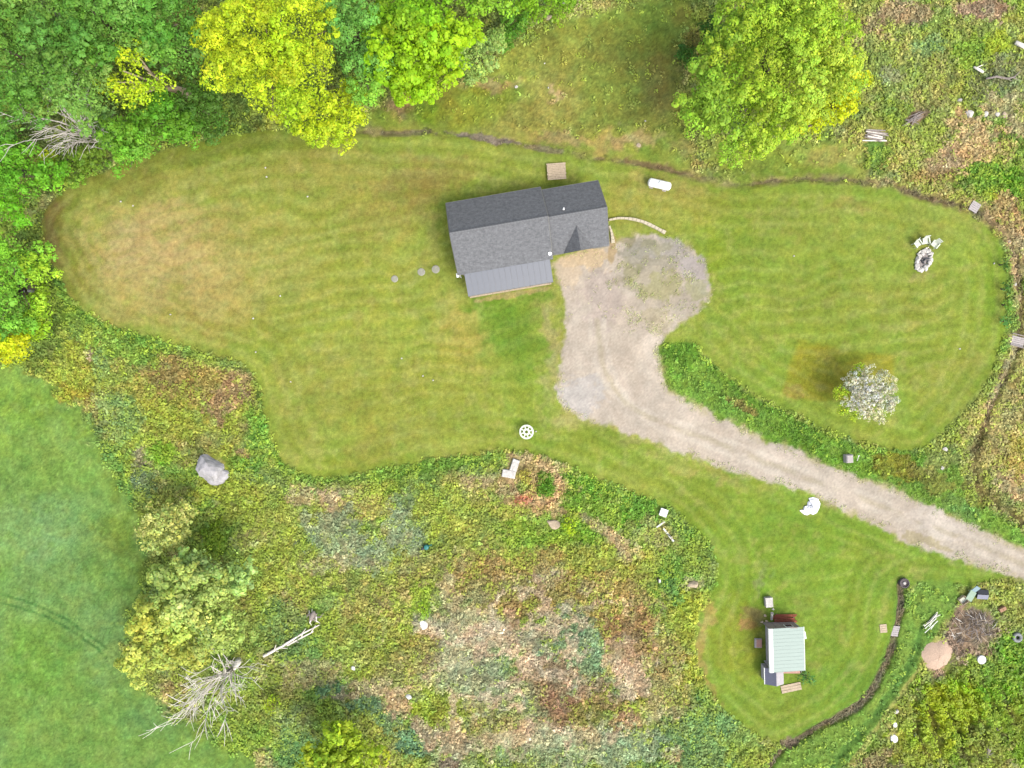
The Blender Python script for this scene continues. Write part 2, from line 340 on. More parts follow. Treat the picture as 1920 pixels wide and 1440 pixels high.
for b in [
  # left rough patch
  (320,720,90,70,(150,130,70),.75),(300,690,60,40,RED,.35),(430,745,42,42,(168,136,98),.85),(440,700,30,25,(160,130,95),.6),(230,650,70,35,GREEN,.7),(160,620,50,45,GREEN,.6),
  (150,700,55,45,YG,.7),(130,735,45,18,(160,150,50),.7),(190,680,14,35,BLUEG,.5),(170,668,7,16,PINKS,.8),(260,740,50,40,(165,170,75),.6),(300,790,90,45,YG,.6),(340,840,60,30,(140,130,70),.5),
  (220,780,45,40,(125,160,95),.6),(265,870,18,35,(150,140,120),.6),(300,850,30,22,(112,160,30),.7),(280,900,25,25,(90,130,90),.6),(235,880,20,30,YG,.6),(465,850,30,12,(190,150,110),.7),(480,830,20,60,GREEN,.8),(440,870,30,20,GREEN,.6),
  (430,930,60,35,YG,.7),(520,960,90,50,(150,165,65),.7),(400,1010,25,40,(120,155,25),.7),(560,935,35,20,(205,175,135),.6),(530,1060,90,60,(150,165,70),.6),(620,935,22,35,PINKS,.6),(690,950,80,25,(185,170,100),.6),
  # centre
  (640,1015,70,55,PALEB,.75,20),(700,1040,45,30,(150,170,130),.6),(765,990,36,62,(158,172,134),.75),(790,930,40,35,(120,150,75),.6),(860,960,80,50,(160,172,70),.6),(920,1010,90,50,(150,160,70),.5),(905,890,40,25,(200,180,140),.6),(930,855,30,20,(200,165,115),.7),
  (960,1110,120,65,(162,134,82),.7),(900,1060,60,35,(165,135,85),.5),(1030,1082,34,26,(195,182,148),.8),(1160,1130,80,60,(168,142,82),.7),(1080,1120,80,40,(162,150,72),.5),(1090,1050,120,35,(170,175,70),.6),
  (840,1110,22,42,(210,190,140),.8),(800,1070,40,40,(160,150,100),.5),(790,1140,20,40,(150,190,50),.7),(870,1165,90,26,(205,190,145),.75),(900,1195,50,20,(155,115,80),.6),(860,1250,80,70,(165,172,125),.75),(930,1240,30,50,(140,168,125),.7),
  (1072,1230,64,90,(132,160,118),.85),(1066,1175,32,40,(124,152,102),.7),(1120,1255,24,34,(122,152,104),.6),(1020,1270,48,60,(172,138,108),.75),(960,1180,20,40,(210,180,150),.6),(1190,1190,60,50,(170,135,90),.7),(1165,1235,34,50,(216,192,155),.8,30),
  (1145,1310,22,20,(96,146,74),.8),(1050,1340,60,40,(172,135,110),.75),(1120,1315,55,22,(165,125,90),.6),(1100,1345,40,25,(130,150,30),.6),(1175,1355,30,25,(185,135,115),.6),(1230,1270,60,60,(175,175,110),.7),(1240,1320,40,40,(190,180,120),.5),
  (1280,1200,38,110,(160,172,50),.75),(1245,1230,30,50,(175,140,80),.5),(1255,1080,35,50,GREEN,.7),(1260,1110,22,25,(80,135,70),.6),(1300,1095,26,14,PINKS,.7),(1330,1090,60,30,(130,165,75),.5),
  (1320,1390,110,70,(118,156,92),.8),(1250,1415,70,40,(120,158,92),.7),(1120,1400,110,40,(140,165,115),.7),(1000,1400,100,50,(160,172,118),.7),(1080,1375,80,16,(214,196,150),.75),(940,1330,80,40,(165,165,105),.6),(1000,1320,26,40,(150,170,120),.6),
  (830,1325,55,45,(140,155,40),.8,40),(870,1400,60,50,(160,175,115),.7),(990,1375,50,22,(210,185,145),.6),(1255,1415,18,18,(205,190,140),.7),(1430,1420,60,25,(150,165,60),.6),(1390,1400,40,30,(140,165,70),.6),
  (620,1300,32,18,(114,150,106),.8),(685,1322,30,20,(112,148,104),.8),(727,1352,30,20,(106,146,98),.8),(778,1385,40,24,(102,144,104),.85),(650,1180,70,40,(155,165,75),.5),(700,1150,60,40,(165,150,85),.5),(720,1225,70,50,(150,160,60),.6),
  (560,1230,45,40,(110,150,80),.7),(530,1160,40,40,(110,150,85),.6),(590,1270,60,30,(195,180,130),.6),(690,1285,50,10,(205,185,140),.7,-8),(745,1320,22,40,(205,165,130),.7,-35),(800,1370,18,35,(215,185,150),.7,-40),(760,1270,50,40,(165,168,105),.5),
  (560,1370,60,40,(160,168,110),.5),(560,1410,60,40,(115,155,90),.7),(620,1345,40,25,(134,162,56),.6),(770,1430,40,20,(130,155,40),.6),(430,1390,80,50,(120,160,50),.7),(480,1330,60,40,(135,155,60),.6),(840,1432,22,12,(150,125,110),.8),
  (1020,1000,80,30,(120,160,40),.7),(1110,975,60,40,(115,158,40),.7),(1200,960,45,40,(95,150,40),.8),(1095,905,40,35,(98,148,40),.8),(1150,1010,26,12,(200,175,130),.7,40),(1175,1040,28,20,(195,175,135),.7),(1270,980,30,20,(165,170,110),.6),(1300,1030,40,40,(145,165,70),.6),
  (1230,1000,26,30,(165,160,105),.6),(1190,1060,50,30,(165,172,70),.5),(1010,1055,40,25,(165,130,85),.5),
  (880,1190,110,24,(220,202,165),.75,8),(1000,1215,30,60,(214,194,158),.7),(1180,1275,36,40,(224,200,168),.8),(1010,1385,130,20,(218,200,158),.7),(850,1385,26,40,(218,194,158),.7,-30),(700,1300,90,8,(216,192,150),.7,-6),(920,1290,60,40,(176,180,138),.6),(870,1230,60,40,(184,184,146),.6),(1100,1290,40,20,(206,188,150),.6),(1130,1400,120,34,(168,182,138),.6),(640,1060,80,16,(196,184,140),.5),(1035,1170,16,30,(220,200,166),.7),(930,1180,30,12,(222,204,168),.7),
  # garden circles
  (1000,905,70,50,(196,170,118),.8),(1022,912,19,22,(92,140,30),.95),(973,915,18,14,(120,140,60),.85),(980,936,17,9,(214,140,105),.9),(982,893,14,14,(175,165,70),.7),(1030,905,30,10,(180,160,100),.0),(965,860,30,14,(200,175,130),.7),
  # north-east rough
  (1760,100,150,100,(148,162,84),.6),(1700,20,50,22,(178,150,118),.75),(1850,22,60,20,(182,150,125),.85),(1640,45,30,18,(165,140,105),.7),(1650,110,40,40,(135,155,75),.5),(1740,85,30,20,(125,160,100),.7),(1830,100,50,35,(130,165,50),.8),(1870,85,26,22,(165,180,50),.7),
  (1850,150,45,40,(118,130,84),.75),(1890,150,30,40,(135,140,100),.6),(1800,180,30,50,(160,170,70),.6),(1715,222,22,12,(165,135,110),.85,-35),(1670,140,22,16,(165,170,130),.6),(1740,180,40,30,(165,155,90),.5),(1640,200,40,50,(130,150,65),.5),
  (1810,270,52,58,(206,176,126),.9),(1770,310,40,26,(200,175,135),.8),(1850,290,50,26,(198,168,115),.6),(1880,200,40,30,(200,180,140),.6),(1905,240,30,20,(205,180,140),.6),(1740,330,60,12,(160,130,75),.6),(1640,290,22,40,(96,142,50),.8),(1700,280,50,40,(155,168,80),.5),
  (1850,345,55,28,(105,145,45),.9),(1905,350,30,40,(100,150,30),.8),(1880,385,34,22,(195,170,115),.8),(1855,370,16,10,(180,190,50),.7),(1900,420,20,40,(190,160,110),.8),(1905,480,16,50,(205,180,135),.8),(1912,600,12,60,(165,140,100),.7),
  # east rough
  (1870,800,60,80,(182,166,108),.8),(1900,700,30,50,(180,165,105),.8),(1900,900,40,50,(205,178,132),.8),(1860,880,40,30,(165,165,95),.6),(1910,860,26,40,(175,160,60),.6),(1800,870,40,40,(160,165,95),.6),(1790,920,50,30,(140,150,60),.5),
  # south-east mound
  (1820,1350,150,110,(122,158,26),.9),(1780,1330,60,60,(160,172,22),.7),(1790,1270,30,24,(150,190,10),.8),(1870,1290,60,50,(112,160,20),.8),(1840,1260,90,24,(125,150,60),.6),(1660,1425,60,26,(150,130,95),.8),(1840,1400,40,50,(130,125,70),.5),(1890,1340,50,40,(140,150,50),.5),
  (1760,1220,40,30,(155,165,70),.4),(1820,1175,60,46,(160,138,118),.95),(1845,1205,40,22,(165,140,110),.6),(1757,1232,28,30,(208,176,146),.9),(1870,1110,60,30,(165,172,80),.6),(1890,1160,40,25,(150,165,75),.6),(1900,1230,40,40,(105,155,30),.8),
  (1690,1340,20,50,(165,165,80),.6),(1720,1400,60,40,(150,165,40),.7),
  # far corners beyond the frame and under the woods
  (200,160,320,210,(90,110,45),.8),(700,60,260,110,(95,115,50),.7),(40,560,90,160,(90,115,45),.7),(1450,120,120,120,(120,146,58),.5),(330,1130,110,110,(124,150,62),.4)]:
    blob(b[0], b[1], b[2], b[3], b[4], b[5], b[6] if len(b) > 6 else 0)
line([(490,720),(503,800),(525,855),(565,900),(620,905),(700,895),(800,875),(930,855)], 12, (100,150,50), .6, 6)
line([(800,878),(860,870),(930,868)], 22, (104,152,52), .65, 9)
line([(100,510),(150,590),(230,630),(330,655),(470,690)], 10, (98,144,54), .6, 6)
line([(1075,890),(1160,925),(1240,955),(1290,1000)], 16, (104,152,50), .6, 8)
line([(1090,970),(1130,995),(1175,1045)], 8, (196,172,130), .7, 5)
line([(955,890),(960,925),(990,945),(1030,942),(1053,920),(1045,890),(1010,872)], 6, (200,165,120), .8, 4)
line([(160,790),(215,860),(240,930)], 16, (96,146,66), .7, 8)
# verge between drive and east lawn
VERGE = [(1236,650),(1300,625),(1335,690),(1400,745),(1480,785),(1560,820),(1660,848),(1725,855),(1790,830),(1800,900),(1860,960),(1930,1000),(1920,1035),(1780,968),(1620,897),(1460,837),(1300,757),(1240,715)]
sd_verge = poly_sdf(VERGE, 7); fill(sd_verge, (124,164,62), 6, .95)
line([(1330,690),(1400,748),(1480,788),(1560,824),(1660,852),(1722,860)], 8, (104,148,42), .55, 6)
for b in [(1390,765,30,8,(150,125,75),.7,30),(1275,655,50,36,(98,150,42),.6),(1500,830,60,20,(88,140,30),.5,20),(1680,880,50,24,(135,130,45),.8,20),(1740,900,55,22,(150,145,70),.7,20),(1800,950,40,20,(120,155,80),.6,25),(1760,870,40,20,(165,170,100),.6,-30),(1840,920,30,30,(150,145,70),.6),(1600,870,50,15,(100,150,36),.5,20)]:
    blob(*b[:6], rot=b[6] if len(b) > 6 else 0)

# bare straw seams between the patches of the middle meadow
reg_ = sstep(1.05, .7, np.hypot((PX0 - 1000) / 330, (PY0 - 1260) / 190)); sm = fbm(GX, GY, 4.2, 131, 4)
mixc(.75 * reg_ * sstep(.16, .04, np.abs(sm)) * sstep(-.5, .1, n5 + .3), (220,198,164)); mixc(.4 * reg_ * sstep(.1, .4, sm), (160,172,132)); mixc(.35 * reg_ * sstep(.15, .5, -sm), (166,136,98))
mx_, my_ = (PX0 - 1800) / 130, (PY0 - 1350) / 110; mr_ = np.sqrt(mx_ ** 2 + my_ ** 2)
ridg = np.abs(np.sin((GX * .80 + GY * .35) * 2.2 + n4 * 1.4 + n5 * 2)); rid_ = sstep(.72, .4, ridg) * sstep(1.05, .7, mr_) * sstep(-.5, .1, n2 + .1)
mixc(.75 * rid_, (96,90,46))
# --- lawns
keep = COLR.copy()
aL = sstep(3.5, -3.5, sd_lawn); aN = sstep(16, -10, sd_nlawn)
COLR[:] = lin((160,174,74))
mixc(.9 * sstep(1180, 1330, PX0), (144,168,64)); mixc(.8 * sstep(860, 1000, PY0), (132,168,60)); mixc(.5 * sstep(620, 760, PY0) * sstep(1100, 900, PX0), (152,172,68))
mixc(.35 * sstep(0, .7, n1), (132,162,56)); mixc(.3 * sstep(.1, .7, -n2), (170,164,86)); mixc(.25 * sstep(.1, .7, n5), (164,178,76))
for b in [
  (310,480,220,120,(194,174,108),.85),(280,450,130,75,(202,176,122),.65),(420,420,160,55,(180,162,92),.5),(350,570,190,60,(184,162,98),.6),(540,500,130,95,(178,174,92),.55),(100,430,22,90,(132,106,62),.8),(80,400,24,30,(140,105,75),.7),(125,380,40,50,(122,122,46),.6),
  (150,500,40,70,(140,130,52),.6),(300,305,240,28,(122,132,50),.65,-12),(250,345,120,26,(140,128,62),.4),(470,270,200,30,(118,135,44),.5),(430,345,120,40,(160,158,78),.5),(640,320,160,50,(172,156,84),.5),(720,390,110,60,(172,148,82),.5),(770,360,60,50,(150,128,74),.5),(560,420,200,60,(165,165,76),.4),
  (800,350,60,30,(150,138,62),.4),(830,330,90,25,(165,145,80),.5),(700,510,140,70,(162,162,66),.4),(640,600,180,70,(164,166,66),.4),(590,690,120,60,(160,160,74),.4),(860,630,56,66,(194,178,92),.8),(830,700,110,60,(165,165,66),.4),(720,760,120,80,(165,158,70),.4),
  (560,800,60,70,(158,160,72),.4),(690,850,60,40,(160,140,70),.3),(650,870,90,18,(140,158,50),.5),(900,780,120,70,(150,162,62),.5),(1000,790,60,60,(128,158,54),.5),(1010,840,80,30,(132,158,54),.5),
  (850,350,40,16,(96,130,26),.0),(620,760,120,40,(140,148,60),.3,-12),(430,610,150,22,(140,132,52),.4,8),
  # west of drive
  (960,620,58,60,(112,152,50),.85),(990,680,46,60,(120,154,50),.7),(930,575,60,25,(110,152,44),.8),(1035,640,16,80,(182,172,112),.75),(1030,720,18,50,(175,172,110),.6),(1005,560,30,20,(105,150,44),.6),(1080,790,60,25,(188,172,110),.7),(1200,830,80,12,(186,174,110),.6,22),
  (1330,885,80,12,(180,168,100),.6,18),(1120,830,60,30,(162,162,74),.6),(1150,850,120,40,(132,160,54),.6,20),(1280,920,120,40,(150,160,64),.6,15),(1330,960,90,60,(132,160,54),.5),
  # shed lawn
  (1450,1000,120,70,(128,160,54),.6),(1560,1040,110,60,(130,162,52),.6),(1420,1110,90,80,(122,162,48),.5),(1600,1180,90,120,(138,164,56),.6),(1380,1200,70,80,(160,165,58),.6),(1450,1330,120,50,(140,160,60),.5),(1590,1290,60,50,(110,152,52),.6),(1700,1110,60,50,(122,155,62),.5),(1316,1200,10,110,(188,162,96),.8),(1330,1300,12,50,(178,150,92),.8,-25),
  (1395,1180,50,100,(150,160,52),.4),(1480,1265,60,20,(130,150,50),.4),(1370,1060,50,50,(140,165,60),.4),(1660,1050,80,25,(140,150,60),.5,15),(1420,1145,22,16,(150,125,90),.7),(1403,1165,14,12,(185,135,95),.7),(1430,1080,12,26,(150,150,105),.5),
  # east lawn
  (1180,375,50,45,(178,170,84),.6),(1300,400,90,50,(176,168,80),.6),(1250,350,110,22,(180,160,92),.5,8),(1420,400,120,50,(150,160,66),.5),(1380,500,60,120,(140,165,56),.6),(1500,560,160,80,(148,164,64),.5),(1650,430,190,60,(156,162,74),.45),(1600,390,60,12,(165,145,88),.4),(1700,560,150,60,(160,162,72),.5),(1760,680,100,80,(152,158,62),.5),(1560,600,100,40,(146,160,62),.4),
  (1500,480,150,50,(138,160,60),.4),(1740,520,16,9,(178,164,100),.7),(1712,526,18,9,(180,160,100),.5),(1860,520,16,120,(120,155,40),.5),(1400,640,60,60,(142,162,58),.5),(1740,800,60,40,(140,162,56),.5),(1330,480,18,70,(140,160,40),.5),(1600,800,120,25,(142,160,62),.5,14)]:
    blob(*b[:6], rot=b[6] if len(b) > 6 else 0, amp=22, soft=.6, rag=.05)
sd_rect = poly_sdf([(1492,638),(1570,652),(1676,668),(1672,725),(1600,752),(1530,752),(1466,742)], 5, it=0)
fill(sd_rect, (160,156,50), 6, .85); blob(1490, 735, 22, 14, (170,140,85), .5)
# mowing lines, faint and curved
ph = GY * 1.0 - GX * .17 + n5 * 1.6
dl = -sd_lawn / PXM; ring_ = dl + .5 * n5; ring_w = sstep(8, 2.5, dl)          # the mower went round the rim, then up and down
band = np.where(rng.random() < 2, np.sin(ph * 3.7 + .5 * n3), 0) * (1 - ring_w) + np.sin(ring_ * 4.2 + .4 * n3) * ring_w
mixc(.34 * sstep(.0, 1, band) * (.4 + .6 * sstep(-.4, .4, n2)), (126,148,46)); mixc(.26 * sstep(.0, 1, -band) * (.4 + .6 * sstep(-.4, .4, n1)), (188,190,104))
mixc(.35 * sstep(.15, .8, fbm(GX, GY, 1.7, 141, 4)), (138,156,54)); mixc(.3 * sstep(.2, .8, fbm(GX, GY, 1.4, 151, 4)), (184,178,104))
lawnc = COLR.copy()
COLR[:] = lin((150,165,72))
mixc(.5 * sstep(0, .6, n1), (152,140,72)); mixc(.5 * sstep(0, .7, n2), (124,150,46))
for b in [(980,235,110,40,(174,152,88),.4),(745,195,48,28,(166,136,98),.85),(800,210,40,30,(120,150,36),.7),(880,200,70,40,(140,150,44),.6),(1030,170,60,60,(165,150,86),.5),(1035,170,8,26,(200,170,130),.6),(1200,60,120,60,(120,154,56),.6),(1100,90,150,50,(148,142,66),.5),(1230,180,26,60,(150,138,84),.35),(1160,230,80,40,(150,142,70),.4),(1110,265,100,16,(180,156,98),.6,5),(1050,260,60,18,(170,145,100),.5),(1200,265,50,16,(195,168,120),.6),(920,165,50,12,(190,160,115),.6),
          (1560,290,60,24,(165,155,85),.7),(1500,330,110,14,(120,148,50),.7),(1340,310,60,16,(120,145,50),.6),(1290,270,30,20,(165,150,100),.5)]:
    blob(*b[:6], rot=b[6] if len(b) > 6 else 0, amp=20, soft=.6, rag=.08)
nl = COLR.copy()
COLR[:] = keep * (1 - aN[..., None]) + nl * aN[..., None]
COLR[:] = COLR * (1 - aL[..., None]) + lawnc * aL[..., None]
# worn ditch and its banks
mixc(.45 * sstep(14, 5, d_ditch), (138,138,62)); mixc(.5 * sstep(.1, .6, n4) * sstep(14, 4, d_ditch), (165,145,110))
mixc(.6 * sstep(4.5, 2, d_ditch) * sstep(-.2, .5, n3 + .25), (126,108,88))
for b in [(900,258,70,7,(142,128,118),.8,9),(1020,280,40,7,(145,128,105),.7,8),(1230,312,60,7,(135,112,80),.7,14),(760,250,60,6,(130,120,95),.6)]: blob(*b[:6], rot=b[6] if len(b) > 6 else 0, amp=3)
line([(1852,402),(1888,440),(1900,500),(1905,560)], 7, (208,182,135), .8, 4)
mixc(.7 * sstep(18, 8, d_cse), (150,140,85)); mixc(.65 * sstep(5, 2, d_cse) * sstep(-.6, 0, n4), (104,90,64)); mixc(.6 * sstep(4.5, 2, d_ditch) * sstep(1660, 1700, PX0), (104,88,66))
line([(1745,850),(1790,800),(1840,740),(1890,670)], 10, (150,165,80), .8, 7); line([(1850,770),(1880,700),(1905,640)], 6, (185,170,130), .8, 4)
mixc(.92 * a_side, (124,160,66)); mixc(.5 * a_side * sstep(0, .6, n4), (140,166,70)); mixc(.5 * sstep(16, 8, d_side), (112,152,66)); mixc(.6 * sstep(7, 3, d_side), (84,126,56))
line([(1775,1165),(1735,1240),(1690,1300),(1640,1370),(1590,1440)], 4, (180,182,100), .8, 4)
line([(1755,1170),(1720,1235),(1680,1290)], 5, (86,130,58), .5, 4)
mixc(.9 * sstep(16, 8, d_stream), (112,150,56)); mixc(.9 * sstep(6.5, 3.5, d_stream + 2.5 * n3), (166,150,126)); mixc(.5 * sstep(4, 2, d_stream - 5 - 2 * n4), (104,96,58))
blob(1480, 1390, 16, 10, (150,128,108), .8)
# --- crop field
keep = COLR.copy(); COLR[:] = lin((126,162,74))
mixc(sstep(1000, 720, PY0), (138,172,72)); mixc(.7 * sstep(40, 0, np.abs(sd_field)) * sstep(760, 900, PY0), (132,152,52))
mixc(.6 * sstep(0, .7, n5) * sstep(800, 950, PY0) * sstep(260, 140, PX0), (130,166,102)); mixc(.4 * sstep(.0, .7, n2), (112,152,68)); mixc(.3 * sstep(.2, .7, n4), (134,170,84)); mixc(.35 * sstep(.2, .7, n3), (102,146,80))
for b in [(100,830,60,30,(140,168,80),.5),(60,760,90,30,(128,160,58),.5),(220,1000,40,60,(128,142,42),.5),(60,1000,100,70,(134,170,110),.5),(200,1200,60,90,(124,160,98),.5),(60,1250,60,80,(110,160,60),.5),(230,1330,60,40,(116,156,80),.5)]: blob(*b[:6], amp=25, soft=.6, rag=.05)
for dy in (0, 15):
    d = line_d([(-60,1100+dy),(0,1115+dy),(60,1130+dy),(110,1152+dy),(150,1178+dy),(200,1215+dy)], 3); mixc(.8 * sstep(3.6, 1.2, d), (64,112,50))
d = line_d([(150,1345),(160,1325),(180,1318)], 2); mixc(.6 * sstep(3, 1, d), (70,110,50))
mixc(.45 * sstep(.1, .6, fbm(GX, GY, 1.0, 161, 3)), (108,148,66)); mixc(.4 * sstep(.1, .6, fbm(GX, GY, 1.2, 171, 3)), (142,174,90)); mixc(.5 * sstep(1080, 1280, PY0) * sstep(-.2, .5, n5), (114,154,90))
aF = sstep(10, -10, sd_field + 9 * HF); COLR[:] = keep * (1 - aF[..., None]) + COLR * aF[..., None]
# --- drive
keep = COLR.copy(); COLR[:] = lin((212,198,178))
mixc(.5 * sstep(-.1, .6, n1), (206,190,168)); mixc(.3 * sstep(.2, .7, n4), (222,206,188))
for b in [(1095,485,60,22,(232,206,166),.95),(1060,510,26,26,(226,204,170),.6),(1090,742,46,34,(204,198,190),.7),(1130,560,40,60,(200,182,170),.5),(1250,480,66,40,(182,174,162),.9),(1300,520,32,50,(190,180,172),.8),(1200,470,40,30,(165,162,140),.6),(1215,520,60,40,(178,168,140),.6),(1260,560,60,36,(196,182,158),.8),(1185,510,20,22,(170,166,116),.5),(1230,462,26,14,(160,158,110),.4),(1310,545,20,18,(170,172,112),.5),
          (1240,540,40,26,(172,168,112),.6),(1180,450,22,16,(150,140,100),.6),(1180,440,16,14,(120,135,60),.5),(1220,650,20,30,(224,210,190),.6),(1290,580,40,14,(205,192,172),.6),(1760,985,60,24,(226,214,198),.6,22),(1740,1018,50,8,(185,172,130),.7,18),(1230,600,30,24,(192,180,140),.5)]: blob(*b[:6], rot=b[6] if len(b) > 6 else 0, amp=10)
for off, cc, al in ((-13, (226,214,194), .6), (13, (226,214,194), .6), (0, (196,184,152), .5)):
    ctr = np.array([(1120,600),(1125,680),(1160,750),(1230,790),(1310,815),(1400,852),(1500,892),(1600,930),(1700,970),(1800,1010),(1920,1058),(2100,1125)], float)
    ctr[:3, 0] += off; ctr[3:, 1] += off * .9; ctr[3:, 0] += -off * .35
    mixc(al * sstep(7, 2, line_d(ctr, 4)) * sstep(-.6, .2, n4 + .2), cc)
aD = sstep(4, -4, sd_drive + 5 * fbm(GX, GY, .7, 901, 3)); COLR[:] = keep * (1 - aD[..., None]) + COLR * aD[..., None]
fringe = sstep(14, 0, np.abs(sd_drive)) * sstep(.0, .6, fbm(GX, GY, .8, 911, 3)); mixc(.55 * fringe, (186,176,118))
# gentle browner spots and bare ground by the house
blob(960, 552, 70, 6, (190,172,110), .8, -11, 3); blob(1150, 470, 8, 30, (190,165,120), .8)
# fine grain, coarser in rough ground
rough_w = np.clip(1 - aL - aF - aD, 0, 1) * (1 - .85 * a_side) * (1 - sstep(16, 6, sd_drive)) * (1 - .9 * sstep(26, 14, d_ditch) * sstep(1660, 1600, PX0))
g1 = .7 * fbm(GX, GY, .9, 601, 3) + .5 * fbm(GX, GY, 2.6, 611, 3); g2 = rng.normal(0, 1, GX.shape)
amp1 = .17 + .11 * rough_w + .05 * aF; amp2 = .06 + .10 * rough_w + .075 * aF
COLR *= np.exp(amp1 * g1 + amp2 * g2)[..., None]
hue = fbm(GX, GY, .9, 701, 3) * (.09 + .05 * rough_w) * (1 - .8 * aD)
COLR[..., 0] *= 1 + hue; COLR[..., 2] *= 1 - hue * .4
far = sstep(0, 4, np.maximum(np.abs(GX) - 59.5, np.abs(GY) - 45.5)); mixc(far * (1 - .6 * aF), (132,150,72))     # plain grass beyond the surveyed ground
ALB = np.clip(COLR / K, .004, .9)

# relief
Z = .05 * fbm(GX, GY, 1.2, 801, 3) * rough_w * (1 - .7 * aN) + .10 * fbm(GX, GY, 5, 811, 3) * rough_w * (1 - aN)
Z = np.maximum(Z, -.12) - .06 * aD * 0
Z -= .26 * sstep(10, 3, d_stream); Z -= .16 * sstep(10, 2, d_ditch) * (.3 + .7 * sstep(-.4, .4, n3 + .2)); Z -= .22 * sstep(8, 2, d_cse); Z -= .15 * sstep(10, 3, d_side)
Z += sstep(1, .3, mr_) * (.35 + .8 * (ridg - .5))
Z += .04 * aF * fbm(GX, GY, .7, 821, 3)
Z[(np.abs(GX) > 61) | (np.abs(GY) > 47)] = 0
def hz(x, y):
    i = np.clip(np.searchsorted(ay, y) - 1, 0, len(ay) - 2); j = np.clip(np.searchsorted(ax, x) - 1, 0, len(ax) - 2)
    return Z[i, j]
def grid_at(A, x, y):
    i = np.clip(np.searchsorted(ay, y) - 1, 0, len(ay) - 2); j = np.clip(np.searchsorted(ax, x) - 1, 0, len(ax) - 2)
    return A[i, j]

# split the sheet into its regions: every cell belongs to exactly one object
def cc(A): return (A[:-1, :-1] + A[1:, :-1] + A[:-1, 1:] + A[1:, 1:]) / 4
reg = np.zeros((GX.shape[0] - 1, GX.shape[1] - 1), int)
reg[cc(aN) > .5] = 1; reg[cc(sd_verge) < 0] = 2; reg[cc(sd_lawn) < 0] = 3; reg[cc(sd_field) < 0] = 4
reg[cc(d_stream) < 8] = 6; reg[cc(sd_drive) < 0] = 5
idx = np.arange(GX.size).reshape(GX.shape)
Q = np.stack([idx[:-1, :-1], idx[:-1, 1:], idx[1:, 1:], idx[1:, :-1]], -1)
VV = np.stack([GX, GY, Z], -1).reshape(-1, 3); CCv = ALB.reshape(-1, 3)
for k, nm, lab, cat, mt in [(0, 'ground', 'rough weedy ground of mixed green, straw and reddish plants around the lawns', 'ground', M_SOIL),
        (1, 'rough_lawn', 'thin olive grass north of the ditch between the woods and the maple', 'grass', M_LAWN),
        (2, 'verge', 'taller green verge along the upper side of the gravel drive', 'verge', M_SOIL),
        (3, 'lawn', 'mown yellow green lawn round the house, drive and shed', 'lawn', M_LAWN),
        (4, 'crop_field', 'smooth blue green field at the lower left with faint wheel tracks', 'field', M_LAWN),
        (5, 'gravel_driveway', 'pale pinkish gravel drive curving from the house to the right edge', 'driveway', M_DRIVE),
        (6, 'stream_bed', 'narrow muddy brown stream bed winding past the shed lawn', 'stream bed', M_SOIL)]:
    q = Q[reg == k]; u, inv = np.unique(q.ravel(), return_inverse=True)
    o = link(nm, np_mesh(nm, VV[u], inv.reshape(-1, 4), CCv[u], mt, True)); tag(o, lab, cat, kind='structure')
# water in the stream bed
def ribbon(pts, wd, z):
    p = chaikin(pts, False, 3); V = []; F = []
    for i in range(len(p)):
        d = p[min(i + 1, len(p) - 1)] - p[max(i - 1, 0)]; d = d / np.linalg.norm(d); nrm = np.array([-d[1], d[0]])
        for s in (-1, 1):
            q = p[i] + nrm * s * wd * (1 + .3 * math.sin(i * .7)); V.append(((q[0] - 960) / PXM, (720 - q[1]) / PXM, z))
    for i in range(len(p) - 1): F.append((2*i, 2*i+1, 2*i+3, 2*i+2))
    return np.array(V), np.array(F)
wm = noisy('muddy_water', C(128, 114, 90), .25, 2, .6, spec=.05)
V, F = ribbon(STREAM, 1.5, -.235); o = link('stream', np_mesh('stream', V, F, None, wm)); tag(o, 'thin thread of muddy water in the stream bed by the shed lawn', 'stream', kind='structure')

# ------------------------------------------------------------------ leaves
def leaf_quads(Pn, N, size, asp=.62):
    n = len(Pn); R = rng.normal(size=(n, 3)); T = np.cross(N, R); T /= np.linalg.norm(T, axis=1)[:, None] + 1e-9; B = np.cross(N, T)
    s = size[:, None]; V = np.empty((n, 4, 3), np.float32)
    V[:, 0] = Pn - T * s * .5; V[:, 1] = Pn + B * s * .5 * asp + N * s * .08; V[:, 2] = Pn + T * s * .5; V[:, 3] = Pn - B * s * .5 * asp + N * s * .08
    return V.reshape(-1, 3), np.arange(4 * n, dtype=np.int32).reshape(-1, 4)
def leaf_object(name, Pn, N, size, col, mat, parent=None, asp=.62):
    V, F = leaf_quads(Pn, N, size, asp); return link(name, np_mesh(name, V, F, np.repeat(col, 4, 0), mat), parent)
def sphere_dirs(n, zmin):
    z = rng.uniform(zmin, 1, n); t = rng.uniform(0, 2 * math.pi, n); r = np.sqrt(np.maximum(0, 1 - z * z)); return np.stack([r * np.cos(t), r * np.sin(t), z], 1)

